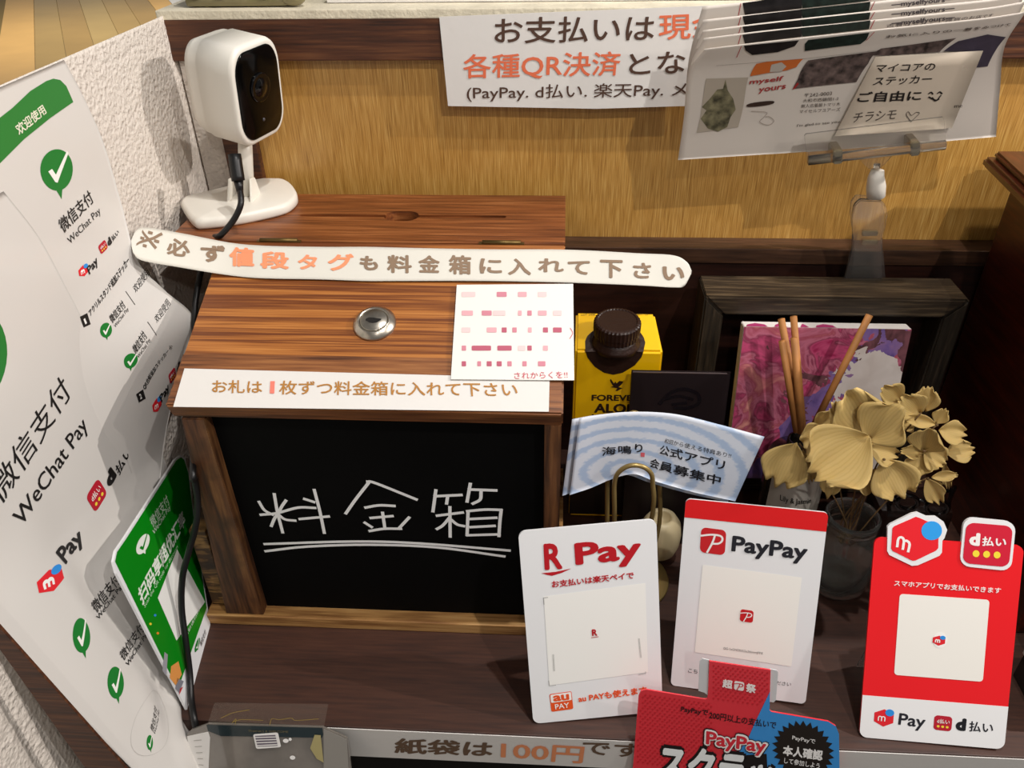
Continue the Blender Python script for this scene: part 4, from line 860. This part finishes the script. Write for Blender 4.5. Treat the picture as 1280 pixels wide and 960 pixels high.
# ================================================================== BLUE FLYERS, WIRE CLIP STAND, POT
zf = Z(700, 480, 4.923)
def flyer(dx, dy, yb, name, label):
    tops = [(120, 212), (270, 186), (430, 172), (600, 175), (760, 195), (1000, 255), (1258, 325)]
    bots = [(60, 683), (190, 640), (320, 585), (455, 555), (590, 600), (830, 668), (1078, 722)]
    ys = [.533, .538, .5405, .541, .540, .536, .530]; rows = []
    for t_ in (0, .5, 1):
        r = []
        for a, b, y in zip(tops, bots, ys):
            x = b[0] + (a[0] - b[0]) * t_ + dx; yy = b[1] + (a[1] - b[1]) * t_ + dy; r.append(ony(*zf(x, yy), y + yb + .012 * t_))
        rows.append(r)
    return Grid(rows)
def flyer_mat():
    m = mat('flyer_ripple', 'C4CFE0', .35); nt = m.node_tree; L = nt.links.new; b = nt.nodes['Principled BSDF']; tc = nt.nodes.new('ShaderNodeTexCoord')
    w = nt.nodes.new('ShaderNodeTexWave'); w.wave_type = 'RINGS'; w.rings_direction = 'SPHERICAL'; w.inputs['Scale'].default_value = 16; w.inputs['Distortion'].default_value = 1.2; w.inputs['Detail'].default_value = 1.5; w.inputs['Detail Scale'].default_value = 14
    mp = nt.nodes.new('ShaderNodeMapping'); mp.inputs['Location'].default_value = (.030, 0, -.040); mp.inputs['Scale'].default_value = (1, 1, 1.9); L(tc.outputs['Object'], mp.inputs[0]); L(mp.outputs[0], w.inputs[0])
    r = nt.nodes.new('ShaderNodeValToRGB'); L(w.outputs['Fac'], r.inputs[0]); e = r.color_ramp.elements; e[0].position = .15; e[0].color = lin('A9BCD8'); e[1].position = .6; e[1].color = lin('D2D8E4'); L(r.outputs[0], b.inputs['Base Color']); return m
M_fly = flyer_mat(); gl = 'blue flyers in the wire clip'
t = flyer(-45, 5, .004, '', ''); o = t.sheet('flyer', M_fly, None, 50, 16, .0004); tag(o, 'pale blue flyer mostly hidden, peeking out to the left behind the lettered one', 'flyer', gl)
FG = flyer(0, 0, 0, '', ''); FG = FG; fo = FG.sheet('flyer', M_fly, None, 50, 16, .0004); tag(fo, 'pale blue flyer with ripple pattern and black brush lettering held by the brass wire clip', 'flyer', gl)
pr = Print(FG, fo); K = '1A1A20'
pr.text('海', zf(258, 442), zf(345, 432), zf(256, 388), K, .015); pr.text('鳴', zf(358, 428), zf(440, 430), zf(358, 376), K, .015); pr.text('り', zf(462, 418), zf(508, 420), zf(460, 368), K, .02)
pr.rrect(zf(496, 447), zf(520, 449), zf(497, 421), 'D0606A', 0, .1); pr.text('和田から使える特典あり!!', zf(640, 362), zf(1050, 456), zf(648, 334), K, 0)
pr.text('公式アプリ', zf(608, 430), zf(1010, 530), zf(622, 372), K, .018); pr.text('会員募集中', zf(548, 508), zf(985, 622), zf(562, 452), K, .018); pr.done()
M_gold = mat('brass_wire', 'A08A56', .35, .55)
ws = thing('clip_stand', (.10, .56, 0), 'brass coloured wire clip stand with a round base holding the blue flyers', 'card holder')
dc = onz(783, 722, .002); dc = V([dc[0], dc[1], 0])
lathe('base_disc', [(0, 0), (.040, 0), (.041, .0012), (.040, .0026), (.030, .0034), (0, .0036)], dc, M_gold, ws, seg=64)
def loopw(pxs, Y, n, foot): tube(n, [V([foot[0][0], foot[0][1], .003])] + [ony(x, y, Y) for x, y in pxs] + [V([foot[1][0], foot[1][1], .003])], .0021, M_gold, ws, 10, 5)
l1 = [ony(768, 650, .528), ony(816, 650, .528)]
loopw([(768, 640), (768, 606), (772, 592), (782, 584), (793, 581.5), (805, 584), (814, 592), (816, 606), (816, 640)], .5285, 'front_loop', ([dc[0] - .012, dc[1] - .008], [dc[0] + .012, dc[1] - .008]))
loopw([(759, 655), (760, 590), (768, 545), (785, 519), (800, 519), (815, 545), (823, 590), (824, 655)], .5555, 'rear_loop', ([dc[0] - .018, dc[1] + .002], [dc[0] + .018, dc[1] + .002]))
pc = onz(815, 690, 0); M_cream = mat('cream_glaze', 'CDBD96', .4)
pot = lathe('round_pot', [(0, 0), (.012, 0), (.016, .005), (.0195, .017), (.020, .029), (.0185, .040), (.014, .048), (.010, .050), (.008, .048), (.008, .042), (0, .042)], V([.1045, .582, .0038]), M_cream, None, seg=40)
tag(pot, 'small cream round pot half hidden behind the wire clip stand', 'pot')
# ================================================================== JAR, FLOWERS, DIFFUSER
M_glass = mat('clear_glass', 'E8ECE8', .03, trans=.975, ior=1.4)
jc = onz(1042, 726, 0); jc = V([jc[0], jc[1], 0]); JR = .0285
pj = [(0, .001), (.020, .0008), (.0262, .0015), (.0285, .006), (.0288, .012), (.0284, .040), (.0272, .058), (.0236, .068), (.0222, .073), (.0236, .0755), (.0236, .0785), (.0222, .080), (.0242, .0815), (.0242, .0865), (.0228, .088), (.0208, .087), (.0204, .080), (.0205, .073), (.0222, .066), (.0255, .056), (.0266, .040), (.0268, .014), (.024, .009), (.012, .0115), (0, .0125)]
jar = lathe('glass_jar', pj, jc, M_glass, None, seg=56)
tag(jar, 'small clear glass jar holding the dried hydrangea', 'jar')
def petal_mat():
    m = mat('dried_petal', 'C9A964', .7); nt = m.node_tree; L = nt.links.new; b = nt.nodes['Principled BSDF']
    tc = nt.nodes.new('ShaderNodeTexCoord'); sp_ = nt.nodes.new('ShaderNodeSeparateXYZ'); L(tc.outputs['UV'], sp_.inputs[0])
    at = nt.nodes.new('ShaderNodeMath'); at.operation = 'MULTIPLY'; at.inputs[1].default_value = 105; L(sp_.outputs[0], at.inputs[0])
    n = nt.nodes.new('ShaderNodeTexNoise'); n.inputs['Scale'].default_value = 60; n.inputs['Detail'].default_value = 3; L(tc.outputs['Object'], n.inputs['Vector'])
    ad = nt.nodes.new('ShaderNodeMath'); ad.operation = 'MULTIPLY_ADD'; ad.inputs[1].default_value = 9; L(n.outputs['Fac'], ad.inputs[0]); L(at.outputs[0], ad.inputs[2])
    sn = nt.nodes.new('ShaderNodeMath'); sn.operation = 'SINE'; L(ad.outputs[0], sn.inputs[0])
    r = nt.nodes.new('ShaderNodeValToRGB'); r.color_ramp.elements[0].color = lin('C8AB6C'); r.color_ramp.elements[1].color = lin('C0A364'); r.color_ramp.elements[0].position = .5; r.color_ramp.elements[1].position = 1
    mr = nt.nodes.new('ShaderNodeMapRange'); mr.inputs[1].default_value = -1; L(sn.outputs[0], mr.inputs[0]); L(mr.outputs[0], r.inputs[0]); L(r.outputs[0], b.inputs['Base Color'])
    bp = nt.nodes.new('ShaderNodeBump'); bp.inputs['Strength'].default_value = .12; bp.inputs['Distance'].default_value = .0004; L(mr.outputs[0], bp.inputs['Height']); bp.invert = True; L(bp.outputs[0], b.inputs['Normal'])
    b.inputs['Subsurface Weight'].default_value = .1; b.inputs['Subsurface Radius'].default_value = (.004, .003, .001)
    return m
M_pet = petal_mat(); M_stem = mat('dried_stem', '6E5432', .7)
fl_ = thing('dried_hydrangea', (jc[0], jc[1], .03), 'bunch of dried straw coloured hydrangea blossoms in the small glass jar', 'flowers')
zh = Z(940, 360, 3.2)
def petal(base, tip, wpx, Y, tilt=0.0, cup=.25, back=0.0, seed=0):
    rg = random.Random(seed); b = ony(*zh(*base), Y); t = ony(*zh(*tip), Y - tilt); ax = t - b; Ln = np.linalg.norm(ax); ax = ax / Ln
    vd = nrm(C0 - (b + t) / 2); wd = nrm(np.cross(ax, vd)); nn = np.cross(wd, ax); nn = nn if nn @ vd > 0 else -nn
    dep = (M.T @ (b - C0))[2]; wm = wpx * 1.3 / 3.2 / F * dep; t = b + (t - b) * 1.08; Ln *= 1.08; nu, nv = 16, 10; vs = []; uv = []; fs = []; ph = rg.uniform(0, 6); nt_ = rg.randint(2, 5)
    for j in range(nv + 1):
        v = j / nv
        for i in range(nu + 1):
            u = i / nu * 2 - 1; half = math.sin(min(1, v * 1.12 + .02) * math.pi * .62) ** .85 * (1 if v < .75 else (1 - ((v - .75) / .25) ** 2 * .35))
            rim = 1 - .20 * u * u + .065 * math.sin(nt_ * 2.6 * u + ph) * v
            s_ = v * rim
            h = cup * wm * .5 * (half * u) ** 2 * (1 if cup > 0 else 1) + .055 * wm * math.sin(8 * u + ph) * v * v + back * Ln * v * v - .05 * wm * math.cos(u * 3)
            vs.append(b + ax * (s_ * Ln) + wd * (u * half * wm / 2) + nn * h); uv.append((i / nu, v))
    w_ = nu + 1
    for j in range(nv):
        for i in range(nu): a = j * w_ + i; fs.append((a, a + 1, a + w_ + 1, a + w_))
    o = mesh('petal', vs, fs, M_pet, fl_, True); l = o.data.uv_layers.new(name='UVMap')
    for lp in o.data.loops: l.data[lp.index].uv = uv[lp.vertex_index]
    md = o.modifiers.new('t', 'SOLIDIFY'); md.thickness = .0003
    return b
Yp = .532
PET = [((468, 592), (262, 735), 230, Yp - .02, .006, .15), ((462, 605), (575, 490), 165, Yp - .012, .008, .2), ((478, 590), (400, 440), 170, Yp, .01, .25), ((525, 685), (598, 818), 150, Yp - .004, .012, .2),
       ((330, 715), (304, 832), 62, Yp - .012, .006, .3), ((392, 590), (335, 478), 75, Yp + .006, .006, .6), ((310, 575), (205, 620), 95, Yp + .008, .004, .6), ((178, 622), (98, 780), 150, Yp - .004, .006, .12), ((215, 630), (228, 775), 62, Yp + .01, .0, .5),
       ((598, 450), (520, 400), 85, Yp + .018, .004, .3), ((672, 500), (612, 445), 95, Yp + .012, .004, .35), ((690, 492), (705, 408), 78, Yp + .014, .0, .2), ((735, 540), (775, 488), 48, Yp + .01, 0, .5), ((735, 545), (622, 522), 42, Yp + .006, 0, .6),
       ((748, 568), (850, 585), 78, Yp + .004, .004, .2), ((688, 652), (712, 562), 105, Yp - .002, .006, .3), ((690, 652), (768, 700), 85, Yp - .004, .008, .35), ((778, 660), (880, 645), 76, Yp + .004, .003, .2), ((685, 660), (598, 652), 46, Yp, .003, .5),
       ((682, 668), (655, 742), 82, Yp - .004, .008, .35), ((698, 762), (752, 858), 62, Yp - .006, .006, .35), ((718, 758), (812, 748), 34, Yp - .002, .003, .4), ((712, 765), (740, 812), 46, Yp + .002, .004, .4), ((470, 640), (578, 668), 90, Yp - .002, .002, .4),
       ((420, 745), (500, 790), 90, Yp + .002, .004, .4), ((470, 600), (515, 640), 60, Yp + .004, .004, .4), ((610, 775), (672, 775), 30, Yp, .003, .3), ((500, 590), (560, 560), 80, Yp + .012, 0, .4), ((600, 560), (640, 540), 50, Yp + .02, 0, .5), ((770, 700), (785, 800), 30, Yp + .008, 0, .5), ((250, 560), (330, 505), 60, Yp + .012, 0, .5), ((420, 560), (345, 520), 90, Yp + .014, 0, .5)]
for i, p in enumerate(PET): petal(*p[:4], tilt=p[4], cup=p[5], back=(.1 if i % 3 == 0 else -.06), seed=i)
neck = jc + V([0, 0, .082])
bm = bmesh.new()
for x, y in ((465, 595), (528, 688), (690, 655), (740, 548), (676, 500), (700, 762), (190, 622), (330, 700), (560, 600)):
    p = ony(*zh(x, y), Yp + .004); q = neck + V([random.uniform(-.010, .010), random.uniform(-.008, .008), 0]); r = jc + V([random.uniform(-.006, .006), random.uniform(-.006, .006), .055])
    mid = (p + q) / 2 + V([0, .006, .004]); tube('', [p, mid, q, r], .0007, None, None, 6, 4, bm=bm)
for x, y in ((465, 592), (528, 686), (690, 652), (740, 548), (704, 762)):
    p = ony(*zh(x, y), Yp - .010); bmesh.ops.create_icosphere(bm, subdivisions=1, radius=.0014, matrix=Matrix.Translation([float(v) for v in p]))
tag(bmobj('stems', bm, M_stem, fl_), kind='stuff')
# diffuser bottle
dbc = V([ony(1000, 620, .585)[0] - .004, .603, 0])
db = thing('diffuser_bottle', dbc, 'reed diffuser bottle with a grey label left of the glass jar', 'bottle')
M_amb = mat('smoked_glass', '2C2622', .08, trans=.5, ior=1.3)
lathe('bottle_glass', [(0, 0), (.026, 0), (.028, .003), (.028, .116), (.024, .122), (.013, .126), (.0125, .136), (.0105, .136), (.0105, .126), (0, .110)], dbc, M_amb, db, seg=40)
lg = []
for k in range(17):
    a = math.radians(-150 + 120 * k / 16); lg.append(a)
vs = [dbc + V([.0285 * math.cos(a), .0285 * math.sin(a), z]) for z in (.05, .111) for a in lg]; lb = mesh('label', vs, [(i, i + 1, 17 + i + 1, 17 + i) for i in range(16)], mat('label_grey', 'B4AEA4', .6), db, True)
LG = Grid([[dbc + V([.0286 * math.cos(a), .0286 * math.sin(a), z]) for a in lg[::2]] for z in (.05, .111)]); zl = Z(960, 560, 4.8)
pr = Print(LG, lb); pr.text('Lily & Jasmin', (975, 627), (1013, 630), (975.5, 618), '1E1A18', .01); pr.done()
# reeds
rd = []
for i, (b_, t_, Y0, Y1) in enumerate((((200, 575), (117, 124), .60, .628), ((205, 575), (166, 114), .603, .632), ((178, 575), (120, 212), .597, .615), ((196, 580), (168, 200), .595, .612), ((235, 575), (470, 108), .60, .625))):
    p = ony(*zh(*t_), Y1); q = ony(*zh(*b_), Y0); d_ = nrm(q - p); e = q + d_ * .05 if False else V([dbc[0] + (q[0] - dbc[0]) * .3, dbc[1] + (q[1] - dbc[1]) * .3, .075])
    o = tube('reed_stick', [p, q], .0031, mat('reed_tan', 'A8713C', .65, noise=.2, nscale=50), None, 12, 1)
    tag(o, ['tall reed stick, rearmost left of the diffuser bundle', 'tall reed stick, second of the diffuser bundle with its tip highest', 'shorter reed stick at the front left of the diffuser bundle', 'shorter reed stick at the front right of the diffuser bundle', 'single reed stick leaning far to the right across the painting'][i], 'reed', 'reed sticks of the diffuser')
# sunglasses
zq = Z(1080, 560, 4.8); M_bl = mat('gloss_black', '0A0808', .12, coat=.6)
gg = thing('eyeglasses', (.36, .56, .0), 'black glossy eyeglasses resting behind the red card', 'glasses')
Yg = .585
def ring(c, rx, ry, n, wr=.0022): tube(n, [ony(*zq(c[0] + rx * math.cos(k * math.pi / 8), c[1] + ry * math.sin(k * math.pi / 8)), Yg + .004 * math.sin(k * math.pi / 8)) for k in range(17)], wr, M_bl, gg, 8, 3, cap=False)
ring((262, 325), 62, 40, 'lens_rim'); ring((440, 355), 66, 42, 'lens_rim'); tube('bridge', [ony(*zq(322, 322), Yg), ony(*zq(348, 312), Yg), ony(*zq(378, 335), Yg)], .002, M_bl, gg)
tube('temple', [ony(*zq(505, 350), Yg), ony(*zq(520, 290), Yg + .03), ony(*zq(545, 235), Yg + .05)], .0022, M_bl, gg); tube('temple', [ony(*zq(200, 320), Yg), ony(*zq(170, 300), Yg + .02), ony(*zq(420, 265), Yg + .045), ony(*zq(545, 250), Yg + .05)], .0022, M_bl, gg)
bc = ony(*zq(300, 370), .585); gcse = box('glasses_case', (ony(1095, 640, .60)[0], .592, 0), (ony(1190, 640, .60)[0], .632, .060), mat('dark_leather', '1C0F0B', .35, noise=.4, nscale=60, bump=.5, bscale=120), None, .008)
tag(gcse, 'small dark leather case under the black eyeglasses', 'case')
# ================================================================== RIGHT CABINET AND SMALL THINGS
M_cab = wood('cabinet_red', '2E0C06', '4A1A0C', '66280F', (50, 4, 50), .3, .4, .9, .05, coat=.4)
ka = onz(1226, 207, .345); kb = onz(1280, 262, .345); kd = nrm(ka - kb)
cabn = thing('side_cabinet', (.52, .62, 0), 'dark red brown wooden cabinet standing at the right end of the shelf', 'cabinet')
kx = .409
box('cabinet_body', (kx + .008, .50, .0), (.68, YW - .03, .345), M_cab, cabn, .002)
a = ka; tpz = [V([a[0], a[1], .345]), V([kb[0] - (kb[1] - .49) * (kd[0] / kd[1]), .49, .345])]
tz = [tpz[1], V([.70, .49, .345]), V([.70, YW - .02, .345]), tpz[0]]
prism('cabinet_top', tz, (0, 0, .009), M_cab, cabn, .0025)
tz2 = [tpz[1] + V([.007, .004, .009]), V([.70, .494, .354]), V([.70, YW - .022, .354]), tpz[0] + V([.007, -.003, .009])]
prism('top_moulding', tz2, (0, 0, .006), M_cab, cabn, .002)
ab = onz(1275, 668, 0); amb = lathe('amber_bottle', [(0, 0), (.017, 0), (.019, .003), (.019, .045), (.012, .053), (.008, .055), (.008, .068), (0, .068)], V([.437, .468, 0]), mat('amber_glass', '6A3410', .08, trans=.5), None, seg=32)
tag(amb, 'small amber glass bottle at the right edge of the shelf in front of the cabinet', 'bottle')
wbx = thing('small_box', (.40, .42, 0), 'small dark box with a white lid at the right edge beside the red card', 'box')
a = onz(1272, 800, .03); box('box_body', (a[0], .405, 0), (a[0] + .08, .455, .028), mat('box_dark', '2A2222', .5), wbx, .001); box('box_lid', (a[0] - .001, .404, .028), (a[0] + .081, .456, .036), mat('box_white', 'DAD6D2', .4), wbx, .001)
# olive tin on the ledge
M_ol = mat('olive_glaze', '7C7350', .25, coat=.5, noise=.15, nscale=30)
ot = thing('olive_dish', (-.29, YW + .03, .481), 'olive green glazed rectangular dish on the ledge above the camera', 'dish')
a0, a1 = onz(222, 13, .4815), onz(352, 13, .4815)
box('dish_body', (a0[0], YW + .0, .481), (a1[0], YW + .07, .512), M_ol, ot, .004)
bm = bmesh.new(); bmesh.ops.create_uvsphere(bm, u_segments=20, v_segments=12, radius=1, matrix=Matrix.Translation((a1[0] + .004, YW + .004, .489)) @ Matrix.Diagonal((.012, .008, .008, 1))); bmobj('dish_foot', bm, M_ol, ot, True)
for dx in (.012, .034, .075): 
    bm = bmesh.new(); bmesh.ops.create_uvsphere(bm, u_segments=14, v_segments=8, radius=1, matrix=Matrix.Translation((a0[0] + dx, YW - .001, .4905)) @ Matrix.Diagonal((.006, .002, .003, 1))); bmobj('dish_foot', bm, M_ol, ot, True)
wp = box('paper_stack', (a1[0] + .03, YW + .02, .481), (.45, YW + .12, .492), M_paper, None, .0006); tag(wp, 'white papers lying on the ledge above the wall sign', 'paper')
# ================================================================== LEAFLETS AND PRICE CLIP
z7 = Z(860, 0, 4.8); z5 = Z(840, 0, 2.9091); z6 = Z(1060, 0, 4.3636)
M_leaf = mat('leaflet_paper', 'D5CCC2', .5)
photo1 = mat('photo_dark', '1E1B1C', .35, noise=.7, nscale=90); photo2 = mat('photo_cloth', '5A4C48', .5, noise=.8, nscale=160); photo3 = mat('photo_green', '1A2823', .35, noise=.5, nscale=200); photo4 = mat('photo_hanger', '6B664E', .5, noise=.8, nscale=140)
tops = [[(881, 61.5), (960, 52), (1060, 41), (1150, 31.5), (1234, 22.5), (1282, 15)], [(880, 48), (960, 38), (1060, 28.5), (1150, 19), (1234, 10), (1282, 2)], [(879, 38), (960, 28), (1060, 17), (1150, 8), (1234, 0), (1282, -8)], [(879, 25), (960, 16), (1060, 6), (1150, -4), (1234, -12), (1282, -20)], [(878, 8.5), (960, 0), (1060, -7), (1150, -15), (1234, -22), (1282, -30)]]
bots = [(847.5, 200), (925, 195), (1005, 190), (1085, 184), (1165, 178), (1245, 171)]
leaf_lab = ['foremost leaflet of the stack in the clear clip, with photos and shop lettering', 'second leaflet from the front of the clipped stack', 'third leaflet from the front of the clipped stack', 'fourth leaflet from the front of the clipped stack', 'rearmost leaflet of the clipped stack, its top edge highest']
for k in range(4, -1, -1):
    rows = []; mids = [(861, 92), (935, 88), (1020, 80), (1105, 74), (1180, 66), (1256, 58)]; mid2 = [(855, 148), (932, 142), (1012, 136), (1095, 130), (1172, 124), (1250, 112)]
    yb, ym, yt = .705 + k * .0012, .700 + k * .003, .684 + k * .0052
    rows = [[ony(x, y, yb) for x, y in bots], [ony(x, y - k * 1.0, ym - .004) for x, y in mid2], [ony(x, y - k * 4.2, (ym + yt) / 2 - .008) for x, y in mids], [ony(x, y, yt - .012) for x, y in tops[k]]]
    G = Grid(rows); o = G.sheet('leaflet', M_leaf, None, 50, 50, .0004); tag(o, leaf_lab[k], 'leaflet', 'leaflets in the clear clip')
    pr = Print(G, o)
    dy = [0, -13.5, -23.5, -36.5, -53][k]
    def T(x, y): return (x, y + dy)
    e = .6
    if k == 0:
        pr.poly([z7(*p) for p in ((335, 272), (500, 256), (665, 240), (640, 275), (540, 310), (385, 328), (345, 300))], photo1, 1); pr.poly([z7(*p) for p in ((700, 262), (720, 238), (1088, 194), (1070, 235), (1035, 262), (700, 304))], photo3, 1)
        pr.stroke([z7(320, 275), z7(292, 342)], .0006, 'B03038', 1); pr.stroke([z7(1118, 190), z7(1070, 240)], .0006, 'B03038', 1)
        for a, b in (((170, 392), (700, 350)), ((700, 350), (1140, 300))): pr.stroke([z7(*a), z7(*b)], .0003, '7C7068', 1)
        pr.poly([z7(*p) for p in ((52, 796), (110, 470), (362, 462), (300, 762))], 'B0A596', 1)
        pr.poly([z7(*p) for p in ((225, 475), (238, 540), (270, 590), (286, 655), (255, 700), (235, 760), (180, 788), (120, 770), (75, 710), (110, 660), (82, 640), (130, 590), (175, 535), (210, 530))], photo4, 2)
        pr.poly([z7(*p) for p in ((372, 455), (410, 380), (470, 368), (690, 350), (650, 400), (590, 420), (480, 435))], 'C8692E', 2); pr.poly([z7(*p) for p in ((500, 385), (560, 370), (590, 395), (560, 425), (490, 430))], 'B8B0A6', 3)
        pr.text('myself', z7(365, 512), z7(565, 490), z7(372, 475), 'A83A38', .02, 2); pr.text('yours', z7(420, 562), z7(582, 540), z7(426, 528), 'A83A38', .02, 2)
        pr.rrect(z7(348, 645), z7(515, 625), z7(352, 618), '3A2A22', 2, .4); pr.stroke([z7(380, 665), z7(470, 672), z7(455, 700), z7(430, 730), z7(480, 748), z7(515, 725), z7(490, 700), z7(465, 698)], .0005, '9C8F84', 2)
        pr.poly([z7(*p) for p in ((625, 535), (660, 470), (720, 360), (1130, 305), (1080, 380), (1010, 490), (640, 530))], photo2, 2); pr.poly([z7(*p) for p in ((625, 535), (655, 492), (665, 500), (640, 530))], 'A02828', 3)
        for i, s_ in enumerate(('〒242-0003', '大和市西鶴間1-2', '無人古着屋トマリ木', 'マイセルフユアーズ')):
            pr.text(s_, z7(698 - 10 * i, 582 + 32 * i), z7(862 + 40 * (i > 0) + 10 * (i > 1), 568 + 32 * i), z7(700 - 10 * i, 560 + 32 * i), '5A5048', 0, 2)
        pr.text("I'm glad to see you.", z7(652, 764), z7(915, 738), z7(654, 744), '4A4038', 0, 2)
        pr.poly([z6(*p) for p in ((120, 300), (180, 262), (590, 205), (500, 280), (200, 300))], photo2, 2); pr.poly([z6(*p) for p in ((520, 278), (600, 222), (760, 185), (860, 200), (800, 280), (760, 360), (680, 368), (720, 280))], mat('photo_blue', '3A3442', .5, noise=.3, nscale=80), 2)
        pr.text('お気に入りの一着をみつけて', z6(205, 205), z6(885, 138), z6(207, 190), '5A5048', .01, 2)
    else:
        e0 = 13 if k > 0 else 0; lo = [0, 11, 9, 11, 15][k]
        pr.poly([T(x, y) for x, y in ((930, 58 + lo * .2), (1000, 49 + lo * .2), (998, 50 + lo), (935, 58 + lo))], photo1, 1) if False else None
        for (xa, ya), (xb, yb2), mt in (((928, 56.5), (1002, 48), photo1), ((1000, 48), (1088, 38.5), photo3)):
            pr.poly([T(xa, ya), T(xb, yb2), T(xb + (0 if mt is photo1 else -2), yb2 + lo), T(xa + 3, ya + lo)], mt, 1)
        pr.stroke([T(926, 57), T(923, 57 + lo)], .0006, 'B03038', 1); pr.stroke([T(1093, 38.5), T(1088, 38 + lo)], .0006, 'B03038', 1)
        pr.text('―myselfyours―', T(1114, 37 + lo * .72 + 2), T(1192, 29.5 + lo * .72 + 2), T(1114, 37 + lo * .72 - 5.5), '4A444A', .02, 1)
        if k == 1: pr.text('古着とセレクト雑貨のお店です', T(1108, 47.5), T(1240, 34), T(1108, 43.5), '4A444A', 0, 1)
    pr.done()
    if k == 0: GL = G
# handwritten card held with the leaflets
c4 = [ony(x, y, Y) for x, y, Y in ((1043, 170, .698), (1190, 160, .698), (1229, 63.5, .682), (1094.5, 71, .682))]
HG = Grid([[c4[0], c4[1]], [c4[3], c4[2]]])
ho = HG.sheet('handwritten_card', mat('kraft_white', 'C9BBA9', .6), None, 6, 6, .0004); tag(ho, 'cream card with black handwriting and a smiling face in front of the leaflets', 'note')
pr = Print(HG, ho); K = '201A18'
pr.text('マイコアの', z6(145, 392), z6(470, 382), z6(160, 350), K, .01); pr.text('ステッカー', z6(132, 466), z6(450, 452), z6(150, 420), K, .012); pr.text('ご自由に', z6(45, 558), z6(395, 548), z6(60, 500), K, .025); pr.text('チラシモ', z6(20, 668), z6(255, 648), z6(38, 615), '4A423C', -.004)
pr.stroke([z6(440, 528), z6(480, 545), z6(505, 520)], .0011, K); pr.stroke([z6(440, 510), z6(452, 502), z6(462, 512)], .0011, K); pr.stroke([z6(488, 508), z6(500, 500), z6(512, 510)], .0011, K); pr.stroke([z6(458, 532), z6(475, 548), z6(495, 540)], .0012, K)
pr.stroke([z6(342, 662), z6(318, 625), z6(328, 608), z6(345, 628), z6(370, 612), z6(388, 618), z6(342, 662)], .0005, '4A423C'); pr.text('me', z6(578, 588), z6(622, 584), z6(580, 574), '3A342E', 0); pr.done()
# clear clip
M_cl = mat('clear_plastic', 'F4F2EE', .04, trans=.97, ior=1.35, spec=.8); M_wj = mat('joint_white', 'D8D2C8', .4); M_sp = mat('spring_steel', 'C8BCA4', .25, 1)
kz = Z(1000, 140, 4)
kc = thing('price_clip', (.27, .71, .24), 'clear plastic clip with a white joint, behind the dark frame and holding the leaflets', 'clip')
kp_ = Plane(ony(1090, 190, .690), (1, 0, 0), (0, -.1, 1)); kp2 = Plane(ony(1090, 190, .6945), (1, 0, 0), (0, -.1, 1))
bar = [(22, 118), (30, 110), (715, 25), (722, 35), (732, 172), (720, 188), (468, 210), (425, 262), (395, 285), (345, 285), (320, 262), (290, 228), (50, 265), (38, 260)]
slab('front_jaw', kp_, [kp_.inv(kz(*p)) for p in bar], .0016, M_cl, kc, .0003)
kpb = Plane(ony(1090, 190, .7125), (1, 0, 0), (0, -.1, 1))
slab('rear_jaw', kpb, [kp_.inv(kz(*p)) for p in ((30, 185), (725, 115), (732, 172), (720, 188), (50, 265), (38, 260))], .0016, M_cl, kc, .0003)
gA, gB = kp_.P(*kp_.inv(kz(40, 240)), .001), kp_.P(*kp_.inv(kz(722, 162)), .001)
tube('jaw_ridge', [gA, gB], .0042, M_cl, kc, 10, 1); 
for cx, cy in ((183, 215), (568, 175)):
    q = [kp_.inv(kz(cx + a, cy + b)) for a, b in ((-24, 38), (24, 33), (24, -38), (-22, -33))]; slab('spring_band', kp_, q, .026, M_sp, kc, .001, .0045)
jt = [ony(1094, 213, .702), ony(1095, 221, .702), ony(1095, 245, .704)]
tube('joint', [jt[1] + V([0, 0, .006]), jt[1], (jt[1] + jt[2]) / 2, jt[2], jt[2] - V([0, 0, .0015])], [.0055, .0068, .0082, .0078, .0055], M_wj, kc, 20, 1)
tube('joint_pin', [jt[0] + V([0, 0, .006]), jt[1]], .0028, M_cl, kc, 12, 1)
lowp = [(270, 470), (300, 440), (405, 445), (430, 470), (440, 515), (430, 560), (405, 640), (412, 720), (408, 860), (215, 860), (245, 760), (262, 690), (265, 600), (262, 520)]
lw = Plane(ony(1088, 300, .712), (1, 0, 0), (0, -.22, 1)); slab('lower_clamp', lw, [lw.inv(kz(*p)) for p in lowp], .004, M_cl, kc, .001)
lw2 = Plane(ony(1088, 300, .735), (1, 0, 0), (0, .12, 1)); slab('lower_clamp', lw2, [lw.inv(kz(*p)) for p in lowp], .002, M_cl, kc, .0006)
for cy in (600, 645): slab('clamp_spring', lw, [lw.inv(kz(*p)) for p in ((305, cy + 14), (385, cy + 12), (388, cy - 14), (308, cy - 15))], .004, M_sp, kc, .0008, .003)
